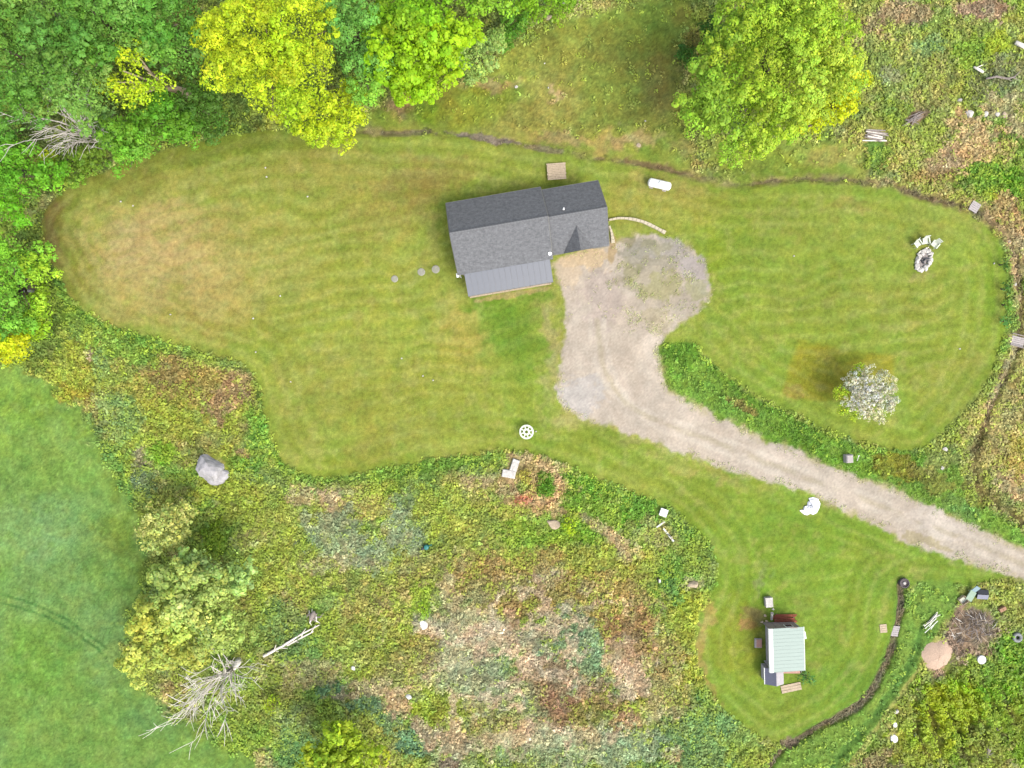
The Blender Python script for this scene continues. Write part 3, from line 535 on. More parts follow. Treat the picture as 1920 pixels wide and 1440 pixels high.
LGAIN = 1.8
def crown_leaves(lobes, base, rb=(1.0, 1.9), dens=62, leaf=.22, zmin=-.15, palette=None, cvar=.16, fill_in=.75, puff=.42):
    """lobes: (centre, rx, rz, palette index). Boughs sit on the lobes' surfaces; leaves sit on the boughs."""
    PP, NN, CC = [], [], []
    palette = [lin(c) / K * LGAIN for c in palette]
    for (c, r, rz, ci) in lobes:
        c = np.array(c); rm = np.mean(rb) * min(1, r / 3.0 + .2)
        nb = max(6, int(2.3 * (r * r * (1 - zmin) * .5 + r * rz * .5) / (rm * rm) * .74))
        D = sphere_dirs(nb, zmin); u = rng.uniform(.70, 1.06, nb); wob = 1 + .10 * np.sin(D[:, 0] * 5 + c[0]) * np.sin(D[:, 1] * 5 + c[1]) + rng.normal(0, .05, nb)
        BC = c + D * np.array([r, r, rz]) * (u * wob)[:, None] * np.clip(1 - rm / (r * 2.2), .5, 1)
        for k in range(nb):
            keep_ = True
            for (c2, r2, rz2, _) in lobes:
                q = (BC[k] - np.array(c2)) / np.array([r2, r2, rz2])
                if (q * q).sum() < .36: keep_ = False
            if not keep_: continue
            b = rng.uniform(*rb) * min(1, r / 3.0 + .2); n = int(dens * b * b * 2.6)
            npf = max(4, int(b * b * 8.5 * (.36 / puff) ** 2)); pd = sphere_dirs(npf, -.1); pc = BC[k] + pd * (b * rng.uniform(.72, 1.12, npf))[:, None] * np.array([1, 1, .8])
            pr = puff * rng.uniform(.7, 1.3, npf); pt = np.exp(rng.normal(0, .11, npf)); w_ = rng.integers(0, npf, n)
            d = sphere_dirs(n, -.2); p = pc[w_] + d * (pr[w_] * (.9 + rng.normal(0, .14, n)))[:, None] * np.array([1, 1, .8])
            nn = d * .8 + pd[w_] * .25 + np.array([0, 0, .30]) + rng.normal(0, .18, (n, 3)); nn /= np.linalg.norm(nn, axis=1)[:, None]
            col = palette[ci] * np.exp(rng.normal(0, .14)) * np.array([1 + rng.normal(0, .07), 1, 1 + rng.normal(0, .1)])
            cl = col[None] * pt[w_][:, None] * np.exp(rng.normal(0, cvar, n))[:, None] * np.stack([1 + rng.normal(0, .08, n), np.ones(n), 1 + rng.normal(0, .12, n)], 1)
            PP.append(p); NN.append(nn); CC.append(cl)
        n = int(fill_in * dens * r * r * 1.6)      # leaves deep inside
        d = sphere_dirs(n, -.5); p = c + d * np.array([r, r, rz]) * (rng.uniform(.3, .8, n))[:, None]
        nn = np.array([0, 0, .8]) + rng.normal(0, .4, (n, 3)); nn /= np.linalg.norm(nn, axis=1)[:, None]
        PP.append(p); NN.append(nn); CC.append(palette[ci][None] * np.exp(rng.normal(0, .2, n))[:, None])
    Pn, Nn, Cn = np.concatenate(PP), np.concatenate(NN), np.concatenate(CC)
    sz = leaf * np.exp(rng.normal(0, .36, len(Pn)))
    zmin_ = .25; Pn[:, 2] = np.maximum(Pn[:, 2], zmin_ + rng.random(len(Pn)) * .2)
    return Pn, Nn, sz, np.clip(Cn, .002, .55)

NLEAF = 0
def tree(name, label, lobes_px, height, palette, group=None, rz=.75, leaf=.185, rb=(.95, 1.6), dens=108, hc=None, bark=None, base_px=None, cat='tree', zmin=-.15, limbs=9, fill_in=.8, cvar=.10):
    """lobes_px: (px, py, radius px, palette index[, height factor]); radii and centres as they show at the crown's mid height."""
    global NLEAF
    hc = height * .60 if hc is None else hc
    lobes = []
    for L in lobes_px:
        h = hc * (L[4] if len(L) > 4 else 1.0); s = (ALT - h) / ALT / PXM; r = L[2] * s
        lobes.append((np.array(P(L[0], L[1], h)), r, min(r * rz, h * .85), L[3]))
    W = np.array([l[1] ** 2 for l in lobes]); ctr = sum(l[0] * w_ for l, w_ in zip(lobes, W)) / W.sum()
    if base_px: b = P(*base_px)
    else: b = Vector((ctr[0], ctr[1], 0)) * (1.07 if group == WOODG else 1.0)
    b.z = float(hz(b.x, b.y)) - .05
    root = empty(name, b, 0, label, cat, group)
    Pn, Nn, sz, cl = crown_leaves(lobes, b, rb, dens, leaf, zmin, palette, cvar, fill_in, min(.42, .30 * rb[1] + .02))
    NLEAF += len(Pn)
    leaf_object('crown', Pn - np.array(b), Nn, sz, cl, M_LEAF, root)
    m = MB(); R = max(.09, .032 * height); top = Vector(ctr) - b; top.z = max(.5, min(top.z, height * .75))
    def lerp(t): return Vector((top.x * t ** 1.3, top.y * t ** 1.3, top.z * t))
    m.tube([lerp(t) + Vector((math.sin(t * 5) * R * .5, math.cos(t * 4) * R * .5, 0)) for t in (0, .06, .3, .6, 1)], [R * 1.5, R * 1.1, R * .9, R * .65, R * .3], 8)
    for k in range(limbs):
        l = lobes[k % len(lobes)]; d = sphere_dirs(1, .05)[0]
        e = Vector(l[0] + d * np.array([l[1], l[1], l[2]]) * .78) - b; st = lerp(random.uniform(.3, .85)); mid = (st + e) / 2 + Vector((0, 0, .08 * (e - st).length))
        m.tube([st, mid, e], [R * .42, R * .26, R * .08], 5)
    m.build('trunk', bark or M_BARK, root, smooth=True)
    return root

DG = [(104,154,56), (88,140,44), (124,166,70)]
YEL = [(182,206,36), (166,198,38), (140,182,40)]
LIME = [(150,194,26), (132,184,30), (120,172,60)]
MAPLE = [(164,196,52), (182,206,62), (200,214,24), (146,186,52)]
WOODG = 'trees of the wood along the top left'
tree('broadleaf_tree', 'mid green broad tree filling the top left corner', [(70,110,120,0), (150,170,70,2), (20,40,90,2), (20,190,70,0)], 17, DG, WOODG)
tree('broadleaf_tree', 'green broad tree at the top edge left of the dark gap', [(70,-20,90,2), (150,-60,80,0)], 17, DG, WOODG)
tree('broadleaf_tree', 'green broad tree at the top edge right of the dark gap', [(205,30,80,0), (250,70,60,2), (180,100,55,1)], 16, DG, WOODG)
tree('broadleaf_tree', 'green tree with a yellowish tip between the dark gap and the big yellow maple', [(320,40,78,1), (345,100,60,0), (270,20,50,2), (220,22,22,3)], 15, DG + [(180,190,50)], WOODG)
tree('broadleaf_tree', 'darker low tree in the hollow left of the big yellow maple', [(370,190,48,0), (345,230,40,0), (400,230,40,0)], 7, [(84,124,40)], WOODG, rb=(.7, 1.3))
tree('yellow_tree', 'small bright yellow tree with a bare leaning trunk in the wood', [(258,140,52,0), (225,165,32,0), (300,150,30,1), (270,190,26,1)], 13, YEL, WOODG, hc=9, base_px=(352,180), rb=(.6, 1.2), bark=M_TAN, fill_in=.2, limbs=14, dens=50)
tree('broadleaf_tree', 'light green tree below the small yellow tree at the lawn edge', [(255,255,58,0), (300,230,48,1), (240,295,32,0), (330,245,38,1), (205,240,40,2)], 9, [(112,166,46), (102,156,40), (122,165,80)], WOODG, rb=(.7, 1.4))
tree('broadleaf_tree', 'green tree at the left edge above the brown lawn corner', [(40,330,60,0), (20,390,40,1), (90,330,34,0), (0,280,60,2)], 10, [(106,168,38), (114,178,32), (90,146,46)], WOODG, rb=(.7, 1.4))
tree('broadleaf_shrub', 'yellowish green shrub between the bare grey tree and the lawn', [(95,305,22,0), (140,320,36,1), (175,300,30,1)], 5, [(172,196,34), (116,150,44)], WOODG, rb=(.5, .9), cat='shrub')
tree('broadleaf_tree', 'green tree at the left edge beside the lawn with a grey forked limb', [(25,500,60,0), (70,510,40,2), (20,580,55,1), (80,580,26,2)], 11, [(122,178,50), (112,168,48), (152,192,46)], WOODG, rb=(.7, 1.4))
tree('yellow_tree', 'yellow green tree at the left edge below the forked limb tree', [(25,645,48,0), (65,615,34,1), (80,560,22,1)], 9, [(196,208,24), (150,186,36)], WOODG, rb=(.7, 1.3))
tree('yellow_maple', 'large bright yellow maple overhanging the top of the left lawn', [(470,70,84,0), (560,50,80,0), (430,140,40,0), (500,160,66,0), (580,130,58,0), (540,205,36,1), (420,60,40,0)], 16, YEL, WOODG, rb=(.75, 1.3), hc=9.5)
tree('yellow_maple', 'smaller yellow maple at the tip of the large yellow one above the lawn', [(605,215,52,0), (665,210,30,0), (585,245,32,1), (640,250,30,0), (655,180,26,0)], 10, YEL, WOODG, rb=(.7, 1.2))
tree('broadleaf_tree', 'blue green tree between the yellow maple and the lime tree', [(665,70,62,0), (700,120,48,0), (650,20,50,1), (690,175,30,2)], 14, [(112,168,66), (118,170,68), (130,182,56)], WOODG, rb=(.7, 1.4))
tree('lime_tree', 'large lime green tree at the top middle of the wood', [(770,110,74,0), (800,50,66,1), (830,110,52,0), (740,40,50,1), (790,150,38,0), (870,60,34,0)], 14, LIME, WOODG, rb=(.7, 1.3), leaf=.26)
tree('willow_tree', 'pale grey green feathery tree right of the lime tree', [(895,105,44,0), (925,75,26,0), (880,140,26,0)], 8, [(156,186,92)], WOODG, rb=(.5, .9), leaf=.2)
tree('broadleaf_tree', 'light green tree cut by the top edge right of the lime tree', [(900,-5,40,0), (940,0,34,0), (860,-20,40,0)], 11, [(140,190,50)], WOODG, rb=(.7, 1.2))
tree('broadleaf_shrub', 'bushy green shrub at the top edge above the rough grass', [(990,20,36,0), (960,40,30,1), (1050,0,40,0), (945,80,24,1)], 3.2, [(132,180,36), (96,146,40)], WOODG, rb=(.5, .9), cat='shrub')
tree('maple_tree', 'large round green maple standing alone right of the top middle', [(1430,120,105,0), (1500,60,92,0), (1350,200,66,3), (1430,215,74,0), (1390,75,70,3), (1540,150,66,1), (1480,170,80,1), (1400,275,38,0), (1360,285,24,3), (1310,210,40,3), (1500,10,80,0), (1330,130,40,3)], 18, MAPLE, None, rb=(.85, 1.5), hc=9, rz=.85, base_px=(1395,205))
tree('yellow_tree', 'bright yellow tree hugging the lower right side of the big maple', [(1560,205,40,2), (1590,150,36,2), (1520,230,28,2), (1585,180,34,2)], 11, MAPLE, None, rb=(.7, 1.2), hc=7)
tree('broadleaf_shrub', 'low dark green shrub tucked against the left side of the big maple', [(1285,110,22,0), (1300,80,20,1), (1330,60,24,0)], 2.6, [(72,118,34), (120,120,50)], None, rb=(.4, .8), cat='shrub')
tree('round_shrub', 'round pale green bushy tree beside the left field', [(312,985,50,0), (345,960,26,0), (290,1010,28,0), (325,1010,30,0)], 5.5, [(192,200,106)], None, rb=(.5, .9), leaf=.18, dens=80, cat='shrub')
tree('loose_tree', 'large loose pale green tree at the left field edge', [(350,1095,62,0), (395,1130,62,0), (300,1160,50,1), (370,1060,40,2), (420,1190,50,0), (290,1200,44,1), (255,1250,30,1), (340,1210,48,1), (440,1080,36,2)], 9, [(176,198,98), (186,198,86), (164,192,102)], None, rb=(.6, 1.2), leaf=.24)
tree('lime_tree', 'lime green tree cut by the bottom edge left of the middle', [(640,1400,52,0), (610,1420,44,0), (680,1420,44,0), (650,1370,26,0), (640,1460,60,0)], 8, [(164,190,44)], None, rb=(.6, 1.1), leaf=.24)
tree('round_shrub', 'small yellow green shrub left of the lime tree at the bottom edge', [(510,1322,18,0), (520,1332,14,1)], 2.2, [(165,190,40), (165,180,100)], None, rb=(.3, .6), leaf=.16, dens=60, cat='shrub')
tree('round_shrub', 'small lime yellow shrub beside the tan stone in the meadow', [(1067,980,15,0), (1068,995,13,0)], 1.6, [(172,202,36)], None, rb=(.3, .55), leaf=.16, dens=60, cat='shrub')
tree('round_shrub', 'tiny yellow green shrub left of the white boulder in the meadow', [(793,1140,11,0), (798,1152,9,0)], 1.2, [(160,198,50)], None, rb=(.25, .45), leaf=.15, dens=60, cat='shrub')
tree('garden_plant', 'dark leafy clump beside the shed porch corner', [(1506,1268,13,0), (1520,1276,10,0)], 1.2, [(92,140,62)], None, rb=(.25, .5), leaf=.16, dens=60, cat='plant')
for i, (x, y, r, c, lab) in enumerate([(1880,492,9,(84,128,54),'dark leafy clump with grey stems, topmost in the border along the right lawn edge'), (1884,538,10,(78,120,46),'dark hollow clump in the middle of the border along the right lawn edge'),
        (1886,568,10,(110,160,50),'bright green clump below the dark hollow one at the right lawn edge'), (1884,598,11,(96,150,70),'lowest leafy clump in the border along the right lawn edge')]):
    tree('border_plant', lab, [(x, y, r, 0), (x + 3, y + 9, r * .8, 0)], 1.0, [c], 'plants in the border along the right lawn', rb=(.25, .45), leaf=.15, dens=60, cat='plant', limbs=3)
# flowering tree
tree('flowering_tree', 'small round tree with whitish grey blossom standing on the right lawn', [(1624,730,42,0), (1650,742,33,1), (1612,754,31,0), (1642,764,29,2), (1602,716,25,1), (1654,720,25,2), (1575,735,15,3), (1582,765,13,3), (1600,778,12,3), (1610,692,12,3)], 4.5,
     [(214,212,180), (204,204,168), (210,206,156), (166,196,48)], None, rb=(.28, .5), leaf=.12, dens=230, fill_in=.25, limbs=26, bark=M_PALEBARK, base_px=(1622,742), cvar=.28)

def dead_tree(name, label, base_px, height, spread, n=26, mat=None, lean=(0, 0), seed=1, group=None, twig=5, tf=.62):
    r = random.Random(seed); b = P(*base_px); b.z = float(hz(b.x, b.y)) - .05
    root = empty(name, b, 0, label, 'dead tree', group)
    R = .024 * height; top = Vector((lean[0], lean[1], height * tf)); m = MB()
    m.tube([top * t + Vector((math.sin(5 * t) * .2, math.cos(4 * t) * .15, 0)) for t in (0, .25, .5, .75, 1)], [R * 1.5, R * 1.1, R, R * .8, R * .4], 8)
    m.build('trunk', mat or M_PALEBARK, root, smooth=True)
    for k in range(n):
        m = MB(); t = r.uniform(.3, 1); s = top * t; a = r.uniform(0, 6.28); q = r.uniform(.35, 1) * spread
        e = s + Vector((math.cos(a) * q, math.sin(a) * q, r.uniform(.25, 1) * height * (1.04 - tf))); bend = Vector((r.uniform(-.4, .4), r.uniform(-.4, .4), .5))
        jt = lambda q: Vector((r.uniform(-q, q), r.uniform(-q, q), r.uniform(-q, q))); L0 = (e - s).length
        pts = [s] + [s.lerp(e, f) + bend * math.sin(3.1 * f) * .9 + jt(.06 * L0) for f in (.25, .5, .75)] + [e]; rad = [R * .30, R * .22, R * .15, R * .09, .014]
        m.tube(pts, rad, 5)
        for j in range(twig):
            f = r.uniform(.35, .95); i_ = r.randrange(1, 4); p = pts[i_].lerp(pts[i_ + 1], f); a = math.atan2(pts[i_ + 1].y - pts[i_].y, pts[i_ + 1].x - pts[i_].x); a2 = a + r.uniform(-1.0, 1.0); L = r.uniform(.6, 1.9)
            e2 = p + Vector((math.cos(a2) * L, math.sin(a2) * L, r.uniform(.2, 1.0) * L)); mid = p.lerp(e2, .5) + Vector((r.uniform(-.15, .15), r.uniform(-.15, .15), .1))
            m.tube([p, mid, e2], [R * .10, R * .075, .014], 4, False)
        m.build('branch', mat or M_PALEBARK, root, smooth=True)
    return root
dead_tree('bare_tree', 'bleached bare tree fanning over the lower left field edge', (448,1240), 11.5, 4.4, 26, seed=3, lean=(-.6, -.5), twig=8, tf=.16)
dead_tree('bare_tree', 'grey bare tree in the wood left of the small yellow tree', (208,274), 12.5, 4.6, 26, noisy('grey_bark', (.38,.35,.31), .3, 8, .9, .3), seed=8, lean=(-.8, .3), twig=10, tf=.3)
dead_tree('bare_tree', 'grey bare tree in the dark gap at the top left edge', (125,45), 10, 1.4, 6, noisy('grey_bark2', C(170,150,150), .3, 8, .9, .3), seed=4, twig=2)
dead_tree('bare_tree', 'grey forked bare limb inside the tree at the left lawn edge', (62,548), 8, 1.0, 6, noisy('grey_bark3', C(180,180,175), .3, 8, .9, .3), seed=6, twig=2)

# ------------------------------------------------------------------ ground cover (nobody could count it)
CLEAR = np.ones(GX.shape)
for x, y, r in [(399,882,31),(412,892,18),(795,1172,12),(662,1254,7),(767,1307,8),(1037,982,14),(965,872,16),(954,888,17),(1243,960,11),(1245,985,6),(1253,1003,8),(800,1025,8),(587,1154,16),(1640,255,24),(1713,224,18),(1800,188,6),(1818,214,11),(1848,214,7),(1870,214,7),(1884,216,8),(1676,1385,11),(1677,1358,8),(1680,1334,7),(1827,388,12),(1908,640,18),(1679,1184,13),(1656,1178,9),(1747,1166,14),(1818,1112,18),(1803,1124,10),(1840,1114,14),(1877,1141,8),(1820,1174,44),(1757,1230,30),(1905,1194,11),(1839,1236,10),(1300,1096,12),(1588,859,12),(1606,860,5),(1693,1092,10),(1232,1083,5),(1900,85,12),(1832,133,10),(515,1219,9),(545,1204,9),(575,1190,8),(1772,842,6),(1902,533,5),(1058,6,8),(1028,34,8),(1521,949,20),(1245,437,8)]:
    CLEAR = np.minimum(CLEAR, sstep(r * .9, r * 1.15, np.hypot(PX0 - x, PY0 - y)))
def scatter(n, mask_fn, xr=(-56, 56), yr=(-43, 43)):
    x = rng.uniform(*xr, n); y = rng.uniform(*yr, n); m = mask_fn(x, y); k = rng.random(n) < m; return x[k], y[k]
M_rough = np.clip(rough_w - .95 * aN - sstep(10, 5, d_stream), 0, 1) * (1 - .25 * sstep(-.1, .6, n4))
r_, g_, b_ = COLR[..., 0], COLR[..., 1], COLR[..., 2]
leafy = sstep(.62, .30, b_ / np.maximum(g_, .01)); M_rough *= (.28 + .72 * leafy) * (1 - .9 * rid_)
M_rough *= 1 - .9 * sstep(4, -6, sd_verge); M_rough *= 1 - .9 * sstep(9, 5, np.minimum(d_ditch, d_cse)); M_rough *= CLEAR; M_rough *= 1 - .8 * sstep(-.2, .4, -n3) * sstep(.1, .5, n1) * .5
def cover(name, label, cat, n, mask, per, size, spread, hgt, tilt, gain, mat=M_WEED, asp=.6, mixed=None, share=.5):
    x, y = scatter(n, lambda a, b: grid_at(mask, a, b)); n = len(x)
    c = grid_at(ALB, x, y) * gain * np.exp(rng.normal(0, .12, n))[:, None]
    c[:, 0] *= 1 + rng.normal(0, .05, n); z = hz(x, y)
    if mixed is not None:
        pick = (vnoise(x / 1.1, y / 1.1, 77) * .6 + rng.random(n) * .5 < share * 1.1) & (rng.random(n) < .25 + .75 * grid_at(leafy, x, y)); lum = c.mean(1, keepdims=True)
        c[pick] = .45 * c[pick] + .55 * np.asarray(mixed) * gain * np.exp(rng.normal(0, .2, pick.sum()))[:, None]
    X = np.repeat(np.stack([x, y, z], 1), per, 0); c = np.repeat(c, per, 0) * np.exp(rng.normal(0, .08, n * per))[:, None]
    k = len(X); a = rng.uniform(0, 6.28, k); r = spread * np.sqrt(rng.random(k))
    X[:, 0] += np.cos(a) * r; X[:, 1] += np.sin(a) * r; X[:, 2] += hgt * (.25 + .75 * np.repeat(rng.random(n), per)) * (1 - .6 * (r / spread) ** 2) + rng.uniform(0, .04, k)
    N = np.stack([np.cos(a) * tilt * rng.random(k), np.sin(a) * tilt * rng.random(k), np.ones(k)], 1) + rng.normal(0, .25, (k, 3)); N /= np.linalg.norm(N, axis=1)[:, None]
    o = leaf_object(name, X, N, size * np.exp(rng.normal(0, .25, k)), np.clip(c, .003, .8), mat, None, asp); tag(o, label, cat, kind='stuff'); return k
n_w = cover('meadow_plants', 'low leafy weeds and dead stems covering the rough ground', 'weeds', 120000, M_rough, 6, .24, .30, .38, .7, 2.1, mixed=C(158,178,58), share=.42)
n_g = cover('dry_grass', 'flattened pale grass between the weeds of the rough ground', 'grass', 260000, rough_w * CLEAR * (1 - aN) * (1 - .8 * leafy), 3, .42, .10, .22, .9, 1.75, asp=.13)
pad = aD * sstep(-.15, .5, fbm(GX, GY, 1.3, 951, 4)) * np.clip(sstep(150, 60, np.hypot((PX0 - 1235) / 1.0, (PY0 - 520) / .9)) + sstep(-16, -2, sd_drive) * .7, 0, 1) * sstep(-.9, .2, n2 + .25)
CN = ALB.copy(); ALB[:] = .5 * CN + .5 * C(150,168,74); cover('driveway_weeds', 'thin weeds creeping over the gravel pad and the drive edges', 'weeds', 620000, pad * .7, 2, .13, .16, .06, .5, 1.9); ALB[:] = CN
n_v = cover('verge_grass', 'tufted green grass of the verge beside the drive', 'grass', 110000, CLEAR * sstep(3, -6, sd_verge) * (1 - aD) * (1 - aL), 3, .17, .16, .10, .5, 1.5, asp=.4)

# ------------------------------------------------------------------ the house
HC = Vector((-1.28, 15.35, 0)); HR = math.radians(9.7)
house = empty('house', HC, HR, 'single storey house with grey shingled gable roof, lower wing and metal porch roof', 'house')
def hb(fn, name, mat, parent=None): m = MB(); fn(m); return m.build(name, mat, parent if parent is not None else house)
# main block and wing walls
def gable_wall(m, x0, x1, y0, y1, ze, zr, ym, t=.18):
    m.box(((x0+x1)/2, y0+t/2, ze/2), (x1-x0, t, ze)); m.box(((x0+x1)/2, y1-t/2, ze/2), (x1-x0, t, ze))
    for x in (x0+t/2, x1-t/2):
        V = [(x-t/2, y0+t, 0), (x-t/2, y1-t, 0), (x-t/2, y1-t, ze), (x-t/2, ym, zr), (x-t/2, y0+t, ze)]
        V += [(a+t, b, c) for a, b, c in V]; n = 5
        m.add(V, [tuple(range(n-1,-1,-1)), tuple(range(n,2*n))] + [(i, (i+1)%n, n+(i+1)%n, n+i) for i in range(n)])
hb(lambda m: gable_wall(m, -4.45, 4.62, -3.35, 3.2, 2.62, 4.95, -.05), 'wall', M_SIDING)
hb(lambda m: gable_wall(m, 4.64, 10.1, -2.62, 3.0, 2.5, 4.7, 0), 'wall', M_SIDING)
# main roof: two slopes
ZR, ZE, YN, YS = 5.5, 2.8, 3.62, -3.72
def slope(quad, t=.16): return lambda m: m.slab(quad, t)
def roof_part(name, quad, mat, parent=None, t=.16):
    # own axes: x along the eave, y up the slope, so the courses follow the roof
    q = [Vector(p) for p in quad]; xa = (q[1]-q[0]).normalized(); nz = xa.cross(q[3]-q[0]).normalized(); ya = nz.cross(xa)
    M = Matrix((xa, ya, nz)).transposed().to_4x4(); M.translation = q[0]; Mi = M.inverted()
    L = [Mi @ p for p in q]; V = L + [p - Vector((0, 0, t)) for p in L]; n = len(L)
    me = bpy.data.meshes.new(name); me.from_pydata([tuple(v) for v in V], [], [tuple(range(n)), tuple(range(2*n-1, n-1, -1))] + [((i+1)%n, i, n+i, n+(i+1)%n) for i in range(n)]); me.update()
    me.materials.append(mat); o = link(name, me, parent if parent is not None else house); o.matrix_local = M; return o
XW, XE = -4.80, 4.80
roof_part('roof_slope', [(XE, YN, ZE), (XW, YN, ZE), (XW, 0, ZR), (XE, 0, ZR)], M_SHINGLE)
roof_part('roof_slope', [(XW, YS, ZE), (XE, YS, ZE), (XE, 0, ZR), (XW, 0, ZR)], M_SHINGLE)
WZ, WE, WYN, WYS, WX1 = 5.05, 2.62, 3.36, -3.28, 10.62
roof_part('roof_slope', [(WX1, WYN, WE), (XE+.01, WYN, WE), (XE+.01, 0, WZ), (WX1, 0, WZ)], M_SHINGLE)
roof_part('roof_slope', [(XE+.01, WYS, WE), (WX1, WYS, WE), (WX1, 0, WZ), (XE+.01, 0, WZ)], M_SHINGLE)
# ridge caps: one bent shingle after another
cap = MB(); cap.add([(-.15,-.16,-.10),(.15,-.16,-.10),(.15,0,.02),(-.15,0,.02),(-.15,.16,-.10),(.15,.16,-.10)], [(0,1,2,3),(3,2,5,4)])
cme = None
for (x0, x1, z) in ((XW, XE, ZR), (XE + .05, WX1, WZ)):
    n = int((x1 - x0) / .3)
    for k in range(n):
        x = x0 + (x1 - x0) * (k + .5) / n
        if cme is None: o = cap.build('ridge_shingle', M_SHINGLE, house); cme = o.data
        else: o = link('ridge_shingle', cme, house)
        o.location = (x, 0, z + .03); o.rotation_euler = (0, math.radians(-1.5), 0)
# cross gable over the door
GX0, GX1, GXM, GZ = 6.0, 9.05, 7.55, 4.25
yv = -(WZ - GZ) / (WZ - WE) * -WYS; up = .03
roof_part('gable_slope', [(GX0, WYS - .02, WE + up), (GXM, WYS - .25, GZ + up), (GXM, yv, GZ + up), (GX0 + .02, WYS, WE + up)], M_SHINGLE, t=.05)
roof_part('gable_slope', [(GXM, WYS - .25, GZ + up), (GX1, WYS - .02, WE + up), (GX1 - .02, WYS, WE + up), (GXM, yv, GZ + up)], M_SHINGLE, t=.05)
hb(lambda m: m.add([(GX0 + .12, WYS + .05, WE), (GX1 - .12, WYS + .05, WE), (GXM, WYS + .05, GZ - .08)], [(0, 1, 2)]), 'gable_wall', M_SIDING)
# fascia boards
for (a, b, z) in (((XW, YN + .02), (XE, YN + .02), ZE), ((XE + .02, WYN + .02), (WX1, WYN + .02), WE), ((XE + .02, WYS - .02), (GX0, WYS - .02), WE), ((GX1, WYS - .02), (WX1, WYS - .02), WE)):
    hb(lambda m: m.box(((a[0]+b[0])/2, a[1], z - .10), (b[0]-a[0], .03, .17)), 'fascia_board', M_TRIM)
for x in (XW - .02, XE + .0):
    for y in (YN, YS):
        hb(lambda m: m.tube([(x, y, ZE - .07), (x, 0, ZR - .07)], .05, 4), 'rake_board', M_TRIM)
for y in (WYN, WYS): hb(lambda m: m.tube([(WX1 + .02, y, WE - .07), (WX1 + .02, 0, WZ - .07)], .05, 4), 'rake_board', M_TRIM)
# porch roof: metal panels with raised seams, on posts over a deck
PX_0, PX_1, PY0_, PY1_ = -4.18, 4.52, -5.86, -3.70
npan = 15; wpan = (PX_1 - PX_0) / npan; z0, z1 = 2.28, 2.83
pm = MB(); pm.slab([(0, PY0_, z0), (wpan - .004, PY0_, z0), (wpan - .004, PY1_, z1), (0, PY1_, z1)], .03)
for e in (0.0, wpan - .029): pm.slab([(e, PY0_, z0 + .014), (e + .022, PY0_, z0 + .014), (e + .022, PY1_, z1 + .014), (e, PY1_, z1 + .014)], .014)
po = pm.build('metal_panel', M_PORCH, house)
for k in range(npan):
    o = po if k == 0 else link('metal_panel', po.data, house); o.location = (PX_0 + k * wpan, 0, 0)
hb(lambda m: m.box((.17, PY0_ - .03, z0 - .06), (PX_1 - PX_0, .06, .12)), 'porch_fascia', M_TRIM)
for x in (-4.0, -1.9, .2, 2.3, 4.3): hb(lambda m: m.box((x, -5.65, 1.18), (.12, .12, 2.0)), 'porch_post', M_SIDING)
for k in range(12): hb(lambda m: m.box((.17, -5.72 + k * .195, .14), (8.6, .185, .05)), 'deck_board', M_TAN)
hb(lambda m: m.box((.17, -4.6, .06), (8.5, 2.2, .10)), 'porch_base', M_CONC)
# openings
for (x, y, wd, hh, z, rot) in ((-2.6, -3.36, 1.2, 1.1, 1.5, 0), (2.6, -3.36, 1.2, 1.1, 1.5, 0), (-2.4, 3.21, 1.0, 1.0, 1.6, 0), (2.0, 3.21, 1.0, 1.0, 1.6, 0), (-4.46, .5, 1.0, 1.1, 1.5, 1)):
    d = (.05, wd + .16, hh + .16) if rot else (wd + .16, .05, hh + .16)
    f = hb(lambda m: m.box((x, y, z), d), 'window', M_WHITE)
    dx = (-.03 if rot else 0); dy = 0 if rot else (.03 if y > 0 else -.03)
    hb(lambda m: m.box((x + dx, y + dy, z), (.01, wd, hh) if rot else (wd, .01, hh)), 'pane', M_GLASS, f)
d_ = hb(lambda m: m.box((.3, -3.37, 1.15), (.95, .06, 2.05)), 'door', M_WHITE); hb(lambda m: m.lathe([(.03, 0), (.035, .04), (.01, .06)], (.65, -3.43, 1.1), 10), 'handle', M_DARK, d_)
d_ = hb(lambda m: m.box((7.5, -2.65, 1.1), (3.0, .07, 2.15)), 'garage_door', M_WHITE)
for k in range(4): hb(lambda m: m.box((7.5, -2.695, .32 + .52 * k), (2.9, .02, .48)), 'door_panel', M_WHITE, d_)
# pipes on the roof
def hpipe(px, py, h, r=.055, L=.35):
    p = P(px, py, h); q = Matrix.Rotation(-HR, 4, 'Z') @ (p - HC); z = h
    return hb(lambda m: m.lathe([(r * 1.8, -.25), (r * 1.8, -.05), (r, -.03), (r, L - .05)], (q.x, q.y, z - .12), 10), 'vent_pipe', M_WHITEMETAL)
hpipe(961, 415, 5.1); hpipe(1057, 391, 4.9)
# small dish on the east end of the porch eave and white downpipe at the west end
q = Matrix.Rotation(-HR, 4, 'Z') @ (P(1031, 476, 3.3) - HC)
dish = hb(lambda m: m.lathe([(.0, 0), (.10, .02), (.17, .06), (.19, .08), (.17, .08), (.09, .03), (0, .025)], (q.x, q.y, q.z), 16), 'dish', M_WHITEMETAL)
hb(lambda m: m.tube([(q.x, q.y, q.z), (q.x, q.y, q.z - .35)], .03, 6), 'dish_arm', M_WHITEMETAL, dish)
q = Matrix.Rotation(-HR, 4, 'Z') @ (P(858, 516, 2.6) - HC)
hb(lambda m: m.box((q.x, q.y, 2.58), (.26, .42, .16), bev=.04), 'gutter_end', M_WHITE)
hb(lambda m: m.tube([(q.x + .05, q.y + .1, 2.5), (q.x + .2, q.y + .1, 2.3), (q.x + .2, q.y + .1, .1)], .05, 6), 'downpipe', M_WHITE)
